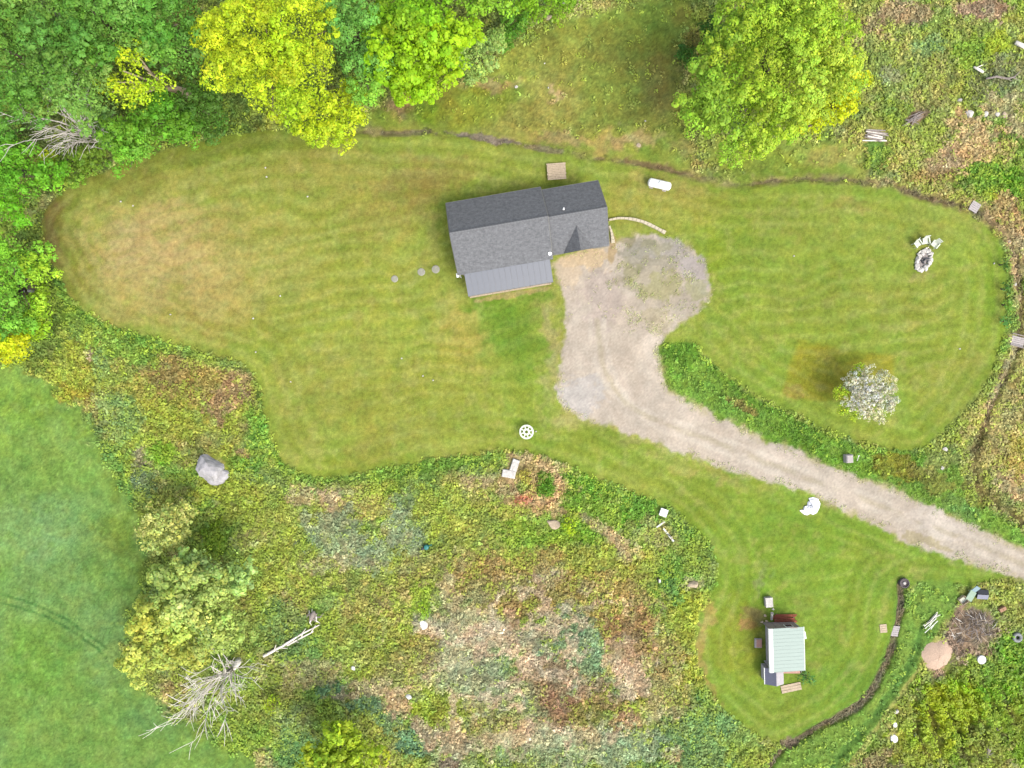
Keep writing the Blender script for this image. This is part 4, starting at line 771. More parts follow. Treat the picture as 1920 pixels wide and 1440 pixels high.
# wooden steps behind the wing
b = P(1043, 323, 0)
st = empty('wooden_deck', b, math.radians(4), 'small weathered wooden deck on the grass behind the house wing', 'deck')
for k in range(10): MB().box((0, -.78 + k * .172, .36 + random.uniform(-.008, .008)), (1.95 + random.uniform(-.06, .06), .15, .04), rz=random.uniform(-.01, .01)).build('plank', M_TAN, st)
for x in (-.8, 0, .8): MB().box((x, 0, .26), (.08, 1.6, .14)).build('joist', M_TAN, st)
for x in (-.85, .85):
    for y in (-.7, .7): MB().box((x, y, .1), (.1, .1, .2)).build('leg', M_TAN, st)

# ------------------------------------------------------------------ yard things
def thing(name, px, py, rz=0, label=None, cat=None, group=None):
    p = P(px, py); p.z = float(hz(p.x, p.y)); return empty(name, p, rz, label, cat, group)
def rock_bm(r, seed, flat=.6, sub=3, rough=.30):
    import bmesh
    bm = bmesh.new(); bmesh.ops.create_icosphere(bm, subdivisions=sub, radius=1); rr = random.Random(seed); dirs = [(Vector((rr.gauss(0,1), rr.gauss(0,1), rr.gauss(0,1))).normalized(), rr.uniform(.55, .95)) for _ in range(9)]
    for v in bm.verts:
        n = v.co.normalized(); d = 1.0
        for a, c in dirs:
            t = n.dot(a)
            if t > c * .9: d = min(d, c * .9 / t + .0)
        v.co = Vector((n.x * r[0], n.y * r[1], n.z * r[2] if len(r) > 2 else n.z * flat * min(r[0], r[1]))) * d * (1 + rough * .3 * (rr.random() - .5))
    return bm
def rock(name, px, py, r, label, cat, mat=None, seed=1, flat=.6, rz=0, group=None, sink=.25):
    bm = rock_bm(r, seed, flat); me = bpy.data.meshes.new(name); bm.to_mesh(me); bm.free(); me.materials.append(mat or M_WROCK)
    p = P(px, py); p.z = float(hz(p.x, p.y)); hgt = max(v.co.z for v in me.vertices); o = link(name, me, None, (p.x, p.y, p.z + hgt * (1 - 2 * sink) * .5), rz); return tag(o, label, cat, group)
# propane tank
t = thing('propane_tank', 1234, 349, math.radians(-13), 'white horizontal propane tank on the lawn right of the house', 'propane tank')
m = MB(); pr = []
for k in range(7): a = math.pi / 2 * k / 6; pr.append((.43 * math.sin(a) + 1e-3, -1.22 + .26 * (1 - math.cos(a))))
pr = pr + [(r, -z) for r, z in pr[::-1]]; V = []; F = []; n = 20
m.lathe(pr, n=n); m.v = [(z, x, y + .66) for x, y, z in m.v]; m.build('tank_body', M_WHITEMETAL, t, smooth=True)
MB().lathe([(.17, 1.03), (.18, 1.17), (.15, 1.24), (.02, 1.26)], n=16).build('valve_cover', M_WHITEMETAL, t, smooth=True)
for x in (-.7, .7): MB().box((x, 0, .14), (.1, .6, .28)).build('foot', M_CONC, t)
for x in (-.7, .7): MB().box((x, 0, .01), (.4, .8, .06)).build('pad', M_CONC, t)
# curved block edging by the drive and a short piece by the wing
def edging(pts, label, n, wd=.24, h=.3):
    p = chaikin(pts, False, 3); L = np.concatenate([[0], np.cumsum(np.linalg.norm(np.diff(p, axis=0), axis=1))]); b = P(*pts[0]); root = empty('stone_edging', b, 0, label, 'edging')
    for k in range(n):
        s0, s1 = L[-1] * k / n, L[-1] * (k + 1) / n
        a = np.array([np.interp(s0, L, p[:, i]) for i in (0, 1)]); c = np.array([np.interp(s1, L, p[:, i]) for i in (0, 1)])
        A, B = P(*a) - b, P(*c) - b; d = B - A; w_ = wd * (.8 + .7 * k / n) * random.uniform(.9, 1.1)
        MB().box(((A.x+B.x)/2, (A.y+B.y)/2, h/2 - .05 + random.uniform(-.02, .02)), (d.length * .95, w_, h), rz=math.atan2(d.y, d.x) + random.uniform(-.03, .03), bev=.03).build('block', M_BLOCK, root)
M_BLOCK = noisy('pale_block', C(240, 226, 196), .1, 4, .9, .2)
edging([(1141,413),(1158,409),(1180,410),(1203,415),(1225,425),(1247,437)], 'curved row of pale edging blocks from the house wing into the lawn', 15)
edging([(1142,424),(1147,438),(1149,456)], 'short row of pale edging blocks tight against the end wall of the wing', 5, .26)
# access covers
M_LID = noisy('grey_cover', C(188, 186, 166), .2, 5, .9)
for x, y, r, lab in ((740,523,.36,'round grey access cover in the lawn, farthest from the house'), (790,510,.40,'round grey access cover in the lawn, middle one of three'), (817,505,.42,'round grey access cover in the lawn, nearest to the house')):
    t = thing('access_cover', x, y, 0, lab, 'cover', 'round covers in the lawn left of the house')
    MB().lathe([(r, -.05), (r, .05), (r * .92, .09), (r * .3, .10), (.01, .10)], n=24).build('lid', M_LID, t, smooth=False); MB().ring(r * .55, r * .62, .09, .115, 20).build('rib', M_LID, t)
# white table with lattice top
t = thing('lattice_table', 987, 809, .3, 'white round lattice garden table on the lawn edge below the house', 'table')
MB().ring(.57, .75, .70, .75, 32).build('rim', M_WHITEPLASTIC, t); MB().ring(.16, .36, .70, .745, 24).build('inner_ring', M_WHITEPLASTIC, t)
for k in range(8): a = math.pi * k / 4; MB().box((math.cos(a) * .465, math.sin(a) * .465, .72), (.21, .12, .035), rz=a).build('slat', M_WHITEPLASTIC, t)
for k in range(4): a = math.pi * k / 2; MB().tube([(math.cos(a) * .6, math.sin(a) * .6, .70), (math.cos(a) * .5, math.sin(a) * .5, 0)], .035, 6).build('leg', M_WHITEPLASTIC, t)
# fire pit with chairs
M_PALEASH = noisy('pale_ash', C(188,178,172), .35, 5, 1, .3)
def chair(px, py, face, lab):
    t = thing('garden_chair', px, py, face, lab, 'chair', 'white chairs round the fire pit')     # faces local +y
    for k in range(4): MB().box((-.21 + .14 * k, .02, .42), (.125, .5, .04)).build('seat_slat', M_WHITEPLASTIC, t)
    for k in range(4): MB().box((-.21 + .14 * k, -.36, .72), (.125, .04, .66), rx=.32).build('back_slat', M_WHITEPLASTIC, t)
    for s in (-1, 1):
        MB().box((s * .33, 0, .60), (.11, .62, .035)).build('armrest', M_WHITEPLASTIC, t)
        for y in (-.25, .25): MB().box((s * .31, y, .29), (.06, .06, .58)).build('leg', M_WHITEPLASTIC, t)
chair(1716, 459, math.radians(215), 'white chair left of the other two above the stone fire pit'); chair(1731, 454, math.radians(180 + 8), 'white chair in the middle of the three above the stone fire pit'); chair(1748, 460, math.radians(140), 'white chair right of the other two above the stone fire pit')
t = thing('fire_pit', 1731, 488, math.radians(-28), 'oval fire pit of pale stones with ash, on the right lawn', 'fire pit')
for k in range(17):
    a = 2 * math.pi * k / 17; e = (math.cos(a) * .62, math.sin(a) * 1.05); bm = rock_bm((.30 * random.uniform(.7, 1.3), .30 * random.uniform(.8, 1.3), .22), 50 + k); me = bpy.data.meshes.new('stone'); bm.to_mesh(me); bm.free(); me.materials.append(M_WROCK)
    link('stone', me, t, (e[0], e[1], .12), a + 1.57)
MB().prism([(math.cos(2*math.pi*k/16)*.42 + .05*math.sin(k*2.1), math.sin(2*math.pi*k/16)*.8) for k in range(16)], .0, .05).build('ash', M_PALEASH, t)
for k, (x, y, a, L) in enumerate(((.1, .25, .4, .7), (-.1, -.2, -.5, .6), (.05, .0, 1.3, .5))): MB().tube([(x - math.cos(a)*L/2, y - math.sin(a)*L/2, .12), (x + math.cos(a)*L/2, y + math.sin(a)*L/2, .17)], .07, 7).build('burnt_log', M_DARK, t)
for k, (x0, y0, x1, y1) in enumerate(((1717,503,1722,478), (1726,472,1740,464), (1719,478,1727,470))):
    a, b = P(x0, y0), P(x1, y1); L = (b - a).length; t = empty('pale_log', a, math.atan2(b.y - a.y, b.x - a.x), ['longest pale log lying along the left side of the fire pit', 'pale log pointing from the fire pit to the right chair', 'short pale log at the upper left of the fire pit'][k], 'log', 'pale logs by the fire pit')
    MB().tube([(0, 0, .1), (L * .5, .03, .11), (L, 0, .1)], [.085, .08, .06], 7).build('stem', M_PALEBARK, t, smooth=True); MB().tube([(L * .6, .0, .12), (L * .72, .12, .2)], [.04, .02], 5).build('stub', M_PALEBARK, t)
# white post and stake in the verge
t = thing('white_stump', 1588, 859, .05, 'square white post top in the green verge beside the drive', 'post'); MB().box((0, 0, .35), (.72, .85, .7), bev=.06).build('block', M_CONC, t); MB().box((0, 0, .725), (.60, .72, .05), bev=.02).build('cap', M_CONC, t)
t = thing('stake', 1606, 860, .2, 'thin pale stake beside the white post in the verge', 'stake'); MB().tube([(0, -.2, .1), (.05, .3, .5)], .045, 6).build('shaft', M_WHITEPLASTIC, t); MB().box((.07, .33, .52), (.16, .1, .05)).build('tip', M_WHITEPLASTIC, t)
# crumpled white sheet
def sheet(name, px, py, outline, label, cat, mat, hgt=.4, seed=2):
    r = random.Random(seed); b = P(px, py); pts = [P(*o) - b for o in outline]; n = len(pts); V = []; F = []; rings = 6
    for k in range(rings + 1):
        f = k / rings
        for i, p in enumerate(pts):
            q = p * (1 - f) if k else p; V.append((q.x + (r.uniform(-.08, .08) if k else 0), q.y + (r.uniform(-.08, .08) if k else 0), .03 if k == 0 else hgt * (f ** .7) * r.uniform(.45, 1.1) + .04))
    for k in range(rings):
        for i in range(n): F.append((k*n+i, k*n+(i+1)%n, (k+1)*n+(i+1)%n, (k+1)*n+i))
    F.append(tuple(range(n-1, -1, -1)))
    m = MB(); m.add(V, F); o = m.build(name, mat, None, (b.x, b.y, 0)); return tag(o, label, cat)
M_SHEET = noisy('white_sheeting', (.5, .5, .52), .08, 3, .5, .2)
sheet('white_sheet', 1521, 949, [(1499,957),(1505,958),(1507,950),(1513,948),(1514,941),(1518,938),(1516,934),(1524,932),(1534,935),(1538,944),(1536,953),(1531,962),(1524,965),(1519,963),(1514,966),(1508,965),(1503,961)][::-1], 'crumpled white plastic sheet on the grass below the drive', 'sheet', M_SHEET)
# boulder at the left
M_CHALK = noisy('white_rock', (.55, .54, .51), .2, 3, .9, .4)
t = rock('boulder', 399, 880, (1.6, 2.0, 1.1), 'largest grey boulder, in the weeds left of the lower lawn', 'boulder', M_ROCK, 23, rz=math.radians(-5), sink=.2)
t = rock('boulder', 410, 893, (1.25, .9, .6), 'lower grey boulder leaning on the right of the largest one', 'boulder', M_ROCK, 31, rz=.5, sink=.2)
for k, (x, y, r, lab) in enumerate([(795,1172,.55,'white boulder in the middle of the meadow beside the tiny shrub'), (662,1254,.34,'small white rock in the weeds left of the white boulder'), (767,1307,.36,'small white rock near the bluish shrubs at the bottom'), (1037,982,.75,'tan stone lying beside the lime yellow shrub'),
     (1300,1096,.55,'pinkish pale stone in the weeds left of the shed lawn'), (1310,1324,.22,'small pale stone at the left edge of the shed lawn'), (1268,1348,.25,'small long pale stone in the weeds below the shed lawn edge'), (1800,188,.32,'pale stone half hidden by the yellow green weeds at the upper right'), (1818,214,.55,'largest pale stone at the top of the straw patch'), (1848,214,.36,'pale stone with a dark side right of the largest one by the straw'), (1870,214,.34,'pale stone second from the right in the row above the straw'), (1884,216,.4,'tan stone at the right end of the row above the straw'),
     (1676,1385,.5,'white rock, largest of those at the lower right mound'), (1677,1358,.32,'white rock above the largest one at the lower right mound'), (1680,1334,.34,'pale rock, topmost of the row at the lower right mound'), (1672,1346,.25,'pale rock between two others in the row at the lower right mound'), (1716,1378,.22,'small pale rock right of the row at the lower right mound'),
     (1772,842,.3,'pale stone beside the creek below the right lawn corner'), (1768,878,.26,'small white stone in the yellowish weeds above the drive'), (1902,533,.25,'white stone on the straw coloured bank at the right edge'), (1895,453,.22,'pale stone at the top of the border by the right lawn'), (1058,6,.42,'pale grey stone at the top edge above the rough grass'), (1028,34,.4,'brown grey stone below the bush at the top edge'), (1188,929,.22,'small white stone at the lawn edge above the weeds'), (1197,272,.3,'pinkish stone in the rough grass above the ditch'), (968,163,.22,'pale stone in the straw left of the rough grass')]):
    tan = k in (3, 4, 11, 22, 24); rr = random.Random(k); el = 2.2 if k == 6 else rr.uniform(1.0, 1.35)
    rock('stone', x, y, (r * (1.35 if k in (3, 4) else el * .85), r * .75), lab, 'stone', M_TAN if tan else M_CHALK if k < 3 or k in (12, 13) else M_WROCK, 100 + k, .7, rz=(-.5 if k in (3,) else .6 if k == 6 else rr.uniform(0, 3)), sink=.15)
# small white specks on the mown grass
for x, y, lab in [(475,597,'on the dry left lawn above its lower edge'), (227,378,'on the upper left lawn under the wood'), (250,386,'on the upper left lawn, right of another'), (320,590,'on the left lawn near its lower curve'), (498,315,'on the left lawn below the yellow maple, upper one'), (500,332,'on the left lawn below the yellow maple, lower one'), (577,369,'on the lawn between the yellow maple and the house'),
     (812,713,'the brightest on the lower lawn'), (793,705,'left of the brightest on the lower lawn'), (753,672,'on the lower lawn above the brightest'), (526,555,'on the left lawn in its middle'), (1005,809,'right beside the white lattice table'), (1488,480,'on the right lawn left of the chairs'), (1863,494,'on the right lawn beside the border'), (1799,654,'on the right lawn towards the lower corner'), (1021,119,'on the rough grass at the top'), (1028,165,'on the bare strip of the rough grass'), (1210,227,'on the rough grass left of the maple'), (545,716,'on the lower lawn near its left side'), (480,660,'at the notch of the left lawn edge')]:
    bm = rock_bm((.10, .09, .08), int(x)); me = bpy.data.meshes.new('white_stone'); bm.to_mesh(me); bm.free(); me.materials.append(M_WROCK); p = P(x, y)
    tag(link('white_stone', me, None, (p.x, p.y, .06)), 'small white speck ' + lab, 'stone', 'white specks on the grass')
# garden bed: slabs, ring of plants, orange patch
t = thing('white_slab', 965, 872, math.radians(-18), 'upper white slab in the garden bed below the lattice table', 'slab'); MB().box((0, 0, .16), (.75, 1.25, .32), bev=.04).build('block', M_WROCK, t); MB().box((0, 0, .335), (.66, 1.14, .03), bev=.01).build('top', M_WROCK, t)
t = thing('white_slab', 954, 888, math.radians(-10), 'lower white slab in the garden bed below the lattice table', 'slab'); MB().box((0, 0, .16), (1.4, .8, .32), bev=.04).build('block', M_WROCK, t); MB().box((0, 0, .335), (1.28, .7, .03), bev=.01).build('top', M_WROCK, t)
tree('garden_plant', 'round bed of dark green leaves in the garden path circle', [(1022,908,15,0), (1018,920,12,0), (1030,915,12,0)], .9, [(96,146,34)], None, rb=(.25, .45), leaf=.16, dens=60, cat='plant', limbs=4)
tree('garden_plant', 'yellowish tuft between the white slabs and the green bed', [(984,890,11,0), (988,900,9,0)], .8, [(180,172,70)], None, rb=(.2, .4), leaf=.15, dens=60, cat='plant', limbs=4)
tree('garden_plant', 'orange pink plants at the lower edge of the garden bed', [(974,936,9,0), (987,938,10,0)], .5, [(222,148,112)], None, rb=(.15, .35), leaf=.14, dens=70, cat='plant', limbs=4)
# meadow litter
t = thing('white_box', 1243, 960, math.radians(-20), 'small white box with a lid at the weed edge below the lawn', 'box'); MB().box((0, 0, .2), (.72, .72, .4), bev=.03).build('body', M_WHITEPLASTIC, t); MB().box((0, 0, .42), (.78, .78, .05), bev=.02).build('lid', M_WHITE, t); MB().box((0, 0, .455), (.14, .05, .02)).build('handle', M_GREYWOOD, t)
for k, (x0, y0, x1, y1, r, lab) in enumerate([(1243,990,1262,1014,.09,'longest pale board lying in the weeds below the white box'), (1230,988,1245,977,.08,'short pale board crossing towards the white box'), (1250,1000,1259,1007,.06,'thin pale strip beside the longest board')]):
    a, b = P(x0, y0), P(x1, y1); L = (b - a).length; t = empty('board', a, math.atan2(b.y - a.y, b.x - a.x), lab, 'board', 'boards below the white box'); MB().box((L/2, 0, .28), (L, r * 2, .06)).build('plank', M_WHITEPLASTIC, t); MB().box((L*.8, 0, .32), (.1, r * 2.4, .04)).build('cleat', M_TAN, t)
t = thing('fence_post', 1232, 1083, 0, 'dark leaning post with a pale top in the meadow', 'post'); MB().tube([(0, 0, 0), (.0, -.25, .9), (-.02, -.1, 1.3)], [.12, .1, .09], 8).build('shaft', M_BARK, t); MB().box((0, .02, 1.34), (.2, .3, .06)).build('cap', M_WHITEPLASTIC, t)
t = thing('watering_can', 800, 1025, .4, 'dark and teal plastic can lying in the weeds', 'can'); MB().lathe([(.26, 0), (.28, .1), (.26, .42), (.2, .46)], n=14).build('body', M_TEAL, t, smooth=True); MB().tube([(.2, 0, .2), (.5, .05, .45), (.62, .06, .5)], [.06, .05, .09], 8).build('spout', M_TEAL, t); MB().box((-.42, .0, .2), (.36, .3, .3), bev=.06).build('handle', M_DARK, t)
# fallen limbs in the meadow
def fallen(label, pts, rad, mat, seed, nb=4, name='fallen_log'):
    r = random.Random(seed); P_ = [P(*p) for p in pts]; b = P_[0].copy(); root = empty(name, b, 0, label, 'log'); L = [p - b + Vector((0, 0, .3)) for p in P_]
    MB().tube(L, rad, 8).build('stem', mat, root, smooth=True)
    for k in range(nb):
        i = r.randrange(1, len(L)); s = L[i - 1].lerp(L[i], r.random()); d = (L[-1] - L[0]).normalized(); a = Vector((d.y, -d.x, 0)) * r.choice((-1, 1)); e = s + d * r.uniform(.3, .9) + a * r.uniform(.2, .6) + Vector((0, 0, r.uniform(0, .3)))
        MB().tube([s, s.lerp(e, .5) + Vector((0, 0, .06)), e], [.06, .045, .02], 5).build('branch', mat, root)
fallen('pale fallen log forking in the weeds right of the loose tree', [(496,1228), (530,1210), (565,1188), (600,1170)], [.17, .13, .09, .05], M_PALEBARK, 3, 5)
fallen('second thinner pale log beside the forking one', [(540,1208), (570,1192), (590,1182)], [.10, .08, .04], M_PALEBARK, 5, 2)
t = thing('stump', 587, 1154, .5, 'grey broken stump with upturned roots at the end of the fallen log', 'stump'); MB().tube([(-.5, -.4, .2), (-.1, -.05, .35), (.3, .25, .5), (.5, .4, .45)], [.14, .26, .22, .08], 9).build('bole', M_GREYWOOD, t, smooth=True)
for k in range(15): a = random.uniform(0, 6.28); L = random.uniform(.4, 1.0); h = random.uniform(.1, .6); x, y = random.uniform(-.3, .4), random.uniform(-.3, .4); MB().tube([(x, y, .35), (x + math.cos(a) * L * .5, y + math.sin(a) * L * .5, h + .15), (x + math.cos(a + .4) * L, y + math.sin(a + .4) * L, h)], [.09, .06, .02], 5).build('root', M_PALEBARK if k % 2 else M_GREYWOOD, t)
# north-east: board heap, logs
t = thing('board_heap', 1640, 255, math.radians(-8), 'heap of grey weathered boards at the end of the right lawn', 'boards')
for k in range(13): a = random.uniform(-.16, .16); MB().box((random.uniform(-.25, .25), -.55 + k * .09, .12 + .05 * (k % 4)), (2.0 + random.uniform(-.5, .6), .11, .05), rz=a).build('board', M_GREYWOOD if k % 3 else M_PALEBARK, t)
t = thing('brush_heap', 1713, 224, math.radians(35), 'long heap of brown dead sticks in the rough upper right', 'brush')
for k in range(22): a = random.gauss(0, .35); y = random.gauss(0, .22); L = random.uniform(.8, 2.0); x = random.uniform(-.5, .5); MB().tube([(x - math.cos(a)*L/2, y - math.sin(a)*L/2, .12), (x, y, .22 + .1 * random.random()), (x + math.cos(a)*L/2, y + math.sin(a)*L/2, .15)], [.03, .05, .02], 5).build('stick', M_GREYWOOD, t)
fallen('pale log cut by the right edge near the top', [(1900,82), (1912,88), (1926,95)], [.2, .22, .2], M_PALEBARK, 9, 1)
fallen('short grey log in the dark weeds at the upper right', [(1822,128), (1832,133), (1840,138)], [.10, .14, .12], M_PALEBARK, 10, 1)
fallen('grey twisted log among the dark weeds right of the short one', [(1845,150), (1865,146), (1885,150), (1900,146)], [.10, .12, .10, .05], M_GREYWOOD, 12, 4)
fallen('grey dead log lying on the lower right mound', [(1846,1418), (1850,1400), (1858,1375), (1866,1362)], [.12, .26, .24, .08], M_GREYWOOD, 14, 5)
# plank bridges
def bridge(px, py, rz, wd, ln, lab, n=5, rails=False, mat=None):
    t = thing('plank_bridge', px, py, rz, lab, 'bridge')
    for k in range(n): MB().box((0, -ln/2 + ln * (k + .5) / n, .16 + random.uniform(-.006, .006)), (wd, ln / n - .02, .06), bev=.01).build('plank', mat or M_CONC, t)
    for x in (-wd * .35, wd * .35): MB().box((x, 0, .07), (.12, ln * 1.1, .12)).build('beam', M_GREYWOOD, t)
    if rails:
        for y in (-1, 1): MB().tube([(-wd * .7, y * (ln/2 + .1), .55), (wd * .7, y * (ln/2 + .1), .55)], .06, 6).build('rail', M_GREYWOOD, t)
        for x in (-.6, .6):
            for y in (-1, 1): MB().tube([(x * wd, y * (ln/2 + .1), 0), (x * wd, y * (ln/2 + .1), .6)], .05, 6).build('post', M_GREYWOOD, t)
    return t
bridge(1827, 388, math.radians(-32), .95, 1.05, 'pale square board bridge over the ditch at the upper right lawn corner')
bridge(1908, 640, math.radians(-14), 1.35, 1.0, 'pale board bridge with grey rails at the right edge', rails=True)
bridge(1679, 1184, math.radians(-6), 1.05, 1.1, 'white square board bridge over the stream by the shed lawn')
t = thing('wooden_pallet', 1656, 1178, .1, 'tan worn board on the grass left of the stream bridge', 'board')
for k in range(4): MB().box((0, -.34 + .22 * k, .04), (.72, .2, .04), rz=random.uniform(-.03, .03)).build('slat', M_TAN, t)
t = thing('stone_barrel', 1693, 1092, 0, 'round grey tub with a pale middle at the top of the stream', 'tub'); MB().lathe([(.42, 0), (.5, .4), (.5, .62), (.42, .62), (.40, .5), (.01, .5)], n=20).build('tub', M_ASH, t); MB().lathe([(.16, .5), (.14, .6), (.01, .62)], n=10).build('middle', M_WROCK, t)
t = thing('stick_heap', 1747, 1166, math.radians(48), 'small heap of pale split sticks by the track right of the stream', 'sticks')
for k in range(9): a = random.gauss(0, .12); y = random.uniform(-.35, .35); L = random.uniform(.9, 2.2); x = random.uniform(-.5, .4); MB().box((x, y, .12 + .05 * (k % 3)), (L, .07, .05), rz=a).build('stick', M_WHITEPLASTIC if k < 6 else M_PALEBARK, t)
# junk by the drive
t = thing('garden_lounger', 1818, 1112, math.radians(58), 'pale green plastic lounger lying beside the brush pile', 'lounger'); MB().box((-.2, 0, .34), (1.1, .7, .08), bev=.03).build('seat', M_GREENP, t); MB().box((.62, .05, .5), (.75, .5, .07), ry=-.5, bev=.03).build('backrest', M_BLUEP, t)
for x in (-.6, .2):
    for y in (-.28, .28): MB().box((x, y, .15), (.08, .08, .3)).build('leg', M_GREENP, t)
t = thing('wooden_crate', 1803, 1124, math.radians(35), 'cream open crate at the lower left of the green lounger', 'crate')
for k in range(4): MB().box((-.26 + .17 * k, 0, .05), (.15, .7, .03)).build('bottom_slat', M_WHITEPLASTIC, t)
for s in (-1, 1): MB().box((s * .36, 0, .2), (.03, .72, .36)).build('side', M_TAN, t); MB().box((0, s * .36, .2), (.66, .03, .36)).build('end', M_TAN, t)
t = thing('flat_panel', 1840, 1114, math.radians(-3), 'blue grey panel with a dark upper half right of the green lounger', 'panel'); MB().box((0, -.22, .25), (1.15, .5, .05), rx=.25).build('lower_panel', M_PANELBL, t); MB().box((0, .3, .27), (1.15, .45, .06), rx=-.5).build('upper_panel', M_DARK, t)
for x in (-.5, .5): MB().box((x, 0, .1), (.06, .8, .2)).build('support', M_DARK, t)
t = thing('old_brick_block', 1877, 1141, .5, 'orange tan block on the grass right of the brush pile', 'block')
for k in range(4): MB().box((-.18 + .36 * (k % 2), 0, .1 + .2 * (k // 2)), (.34, .38, .19), bev=.02).build('brick', M_BRICK, t)
t = thing('brush_pile', 1822, 1174, .2, 'wide brown pile of dead brush at the lower right', 'brush'); me_ = []
for k in range(120):
    a = random.uniform(0, 6.28); r_ = 1.9 * math.sqrt(random.random()); x, y = r_ * math.cos(a) * 1.25, r_ * math.sin(a) * .9; h = .55 * (1 - r_ / 2.1); b_ = random.uniform(0, 3.14); L = random.uniform(.5, 1.5)
    d = Vector((math.cos(b_), math.sin(b_), random.uniform(-.2, .2))) * L / 2; c = Vector((x, y, max(.05, h)))
    MB().tube([c - d, c + Vector((0, 0, .08)), c + d], [.02, .04, .015], 4, False).build('stick', [M_GREYWOOD, M_BARK, M_TAN, M_GREYWOOD][k % 4] if k % 17 else M_PALEBARK, t)
t = thing('sawdust_heap', 1757, 1230, 0, 'smooth pinkish heap of sawdust left of the brush pile', 'heap'); m = MB(); V = []; F = []; n = 28; prof = [(1, .0), (.85, .12), (.6, .27), (.3, .38), (.02, .42)]
for f, z in prof:
    for k in range(n): a = 2 * math.pi * k / n; w_ = 1 + .16 * math.sin(2 * a + 1) + .10 * math.sin(3 * a) + .05 * math.sin(7 * a) + random.uniform(-.02, .02); V.append((1.45 * f * math.cos(a) * w_, 1.6 * f * math.sin(a) * w_ + .25 * f * (math.sin(a) > .6), z + random.uniform(-.02, .02)))
for i in range(len(prof) - 1):
    for k in range(n): F.append((i*n+k, i*n+(k+1)%n, (i+1)*n+(k+1)%n, (i+1)*n+k))
m.add(V, F); m.build('mound', M_SAW, t, smooth=True)
for k in range(6): a = k * 1.1; MB().box((math.cos(a) * .8, math.sin(a) * .8, .26), (.18, .08, .04), rz=a * 2).build('chip', M_TAN, t)
t = thing('tyre', 1905, 1194, 0, 'grey tyre lying in the grass at the right edge', 'tyre'); m = MB(); R_, r_ = .36, .16; V = []; F = []; n, q = 24, 10
for i in range(n):
    for j in range(q): a, b_ = 2*math.pi*i/n, 2*math.pi*j/q; V.append(((R_ + r_*math.cos(b_))*math.cos(a), (R_ + r_*math.cos(b_))*math.sin(a), .16 + .14*math.sin(b_)))
for i in range(n):
    for j in range(q): F.append((i*q+j, ((i+1)%n)*q+j, ((i+1)%n)*q+(j+1)%q, i*q+(j+1)%q))
m.add(V, F); m.build('rubber', M_RUBBER, t, smooth=True); MB().ring(.17, .215, .10, .22, 20).build('rim', M_DARK, t)
t = thing('garden_drum', 1839, 1236, 0, 'round cream lid on the grass below the brush pile', 'lid'); MB().lathe([(.43, 0), (.45, .22), (.40, .27), (.12, .29), (.01, .29)], n=22).build('lid', M_WHITE, t, smooth=False); MB().lathe([(.07, .28), (.06, .36), (.01, .37)], n=10).build('knob', M_WHITEPLASTIC, t)

# ------------------------------------------------------------------ the shed
S0 = P(1475, 1218, 2.2); S0.z = 0
shed = empty('shed', S0, math.radians(1.5), 'small shed with pale green metal roof on the lower right lawn', 'shed')
SW, SL = 3.62, 4.42; HW, HE = 2.42, 2.10
def sb(fn, name, mat, parent=None): m = MB(); fn(m); return m.build(name, mat, parent if parent is not None else shed)
sb(lambda m: m.box((-SW/2 + .56, 0, 1.15), (.10, SL - .36, 2.3)), 'wall', M_SHEDWALL); sb(lambda m: m.box((SW/2 - .2, 0, 1.0), (.10, SL - .36, 2.0)), 'wall', M_SHEDWALL)
sb(lambda m: m.box((0, SL/2 - .23, 1.02), (SW - .52, .10, 2.04)), 'wall', M_GREYWOOD); sb(lambda m: m.box((0, -SL/2 + .23, 1.02), (SW - .52, .10, 2.04)), 'wall', M_SHEDWALL)
npan = 6; wp = SL / npan; x0, x1 = -SW/2 + .36, SW/2
pm = MB(); zz = lambda x: HW + (HE - HW) * (x + SW/2) / SW
pm.slab([(x0, 0, zz(x0)), (x1, 0, zz(x1)), (x1, wp - .005, zz(x1)), (x0, wp - .005, zz(x0))], .03)
for e in (.0, wp * .5): pm.slab([(x0, e, zz(x0) + .012), (x1, e, zz(x1) + .012), (x1, e + .03, zz(x1) + .012), (x0, e + .03, zz(x0) + .012)], .012)
po = pm.build('metal_sheet', M_SHEDROOF, shed)
for k in range(npan):
    o = po if k == 0 else link('metal_sheet', po.data, shed); o.location = (random.uniform(-.01, .01), -SL/2 + k * wp, random.uniform(0, .004))
sb(lambda m: m.slab([(-SW/2, -SL/2, HW + .03), (x0 - .005, -SL/2, HW + .01), (x0 - .005, SL/2, HW + .01), (-SW/2, SL/2, HW + .03)], .05), 'roof_trim', M_WHITEMETAL)
sb(lambda m: m.box((-SW/2 - .02, 0, HW - .12), (.04, SL, .22)), 'fascia_board', M_WHITE)
sb(lambda m: m.box((SW/2 + .03, .0, HE - .07), (.10, SL, .10)), 'gutter', M_WHITEPLASTIC); sb(lambda m: m.box((SW/2 + .12, 1.35, HE - .05), (.22, .75, .08), rz=.15), 'gutter_spout', M_WHITEPLASTIC)
for k in range(6): sb(lambda m: m.box((-SW/2 + .495, -SL/2 + .55 + k * .66, 1.1), (.03, .62, 2.1)), 'wall_board', M_SHEDWALL)
for k in range(4): sb(lambda m: m.box((-1.15 + k * .76, SL/2 - .165, .98), (.70, .03, 1.9)), 'wall_board', M_GREYWOOD)
w_ = sb(lambda m: m.box((.6, SL/2 - .135, 1.3), (.8, .04, .7)), 'window', M_WHITE); sb(lambda m: m.box((.6, SL/2 - .11, 1.3), (.68, .02, .58)), 'pane', M_GLASS, w_)
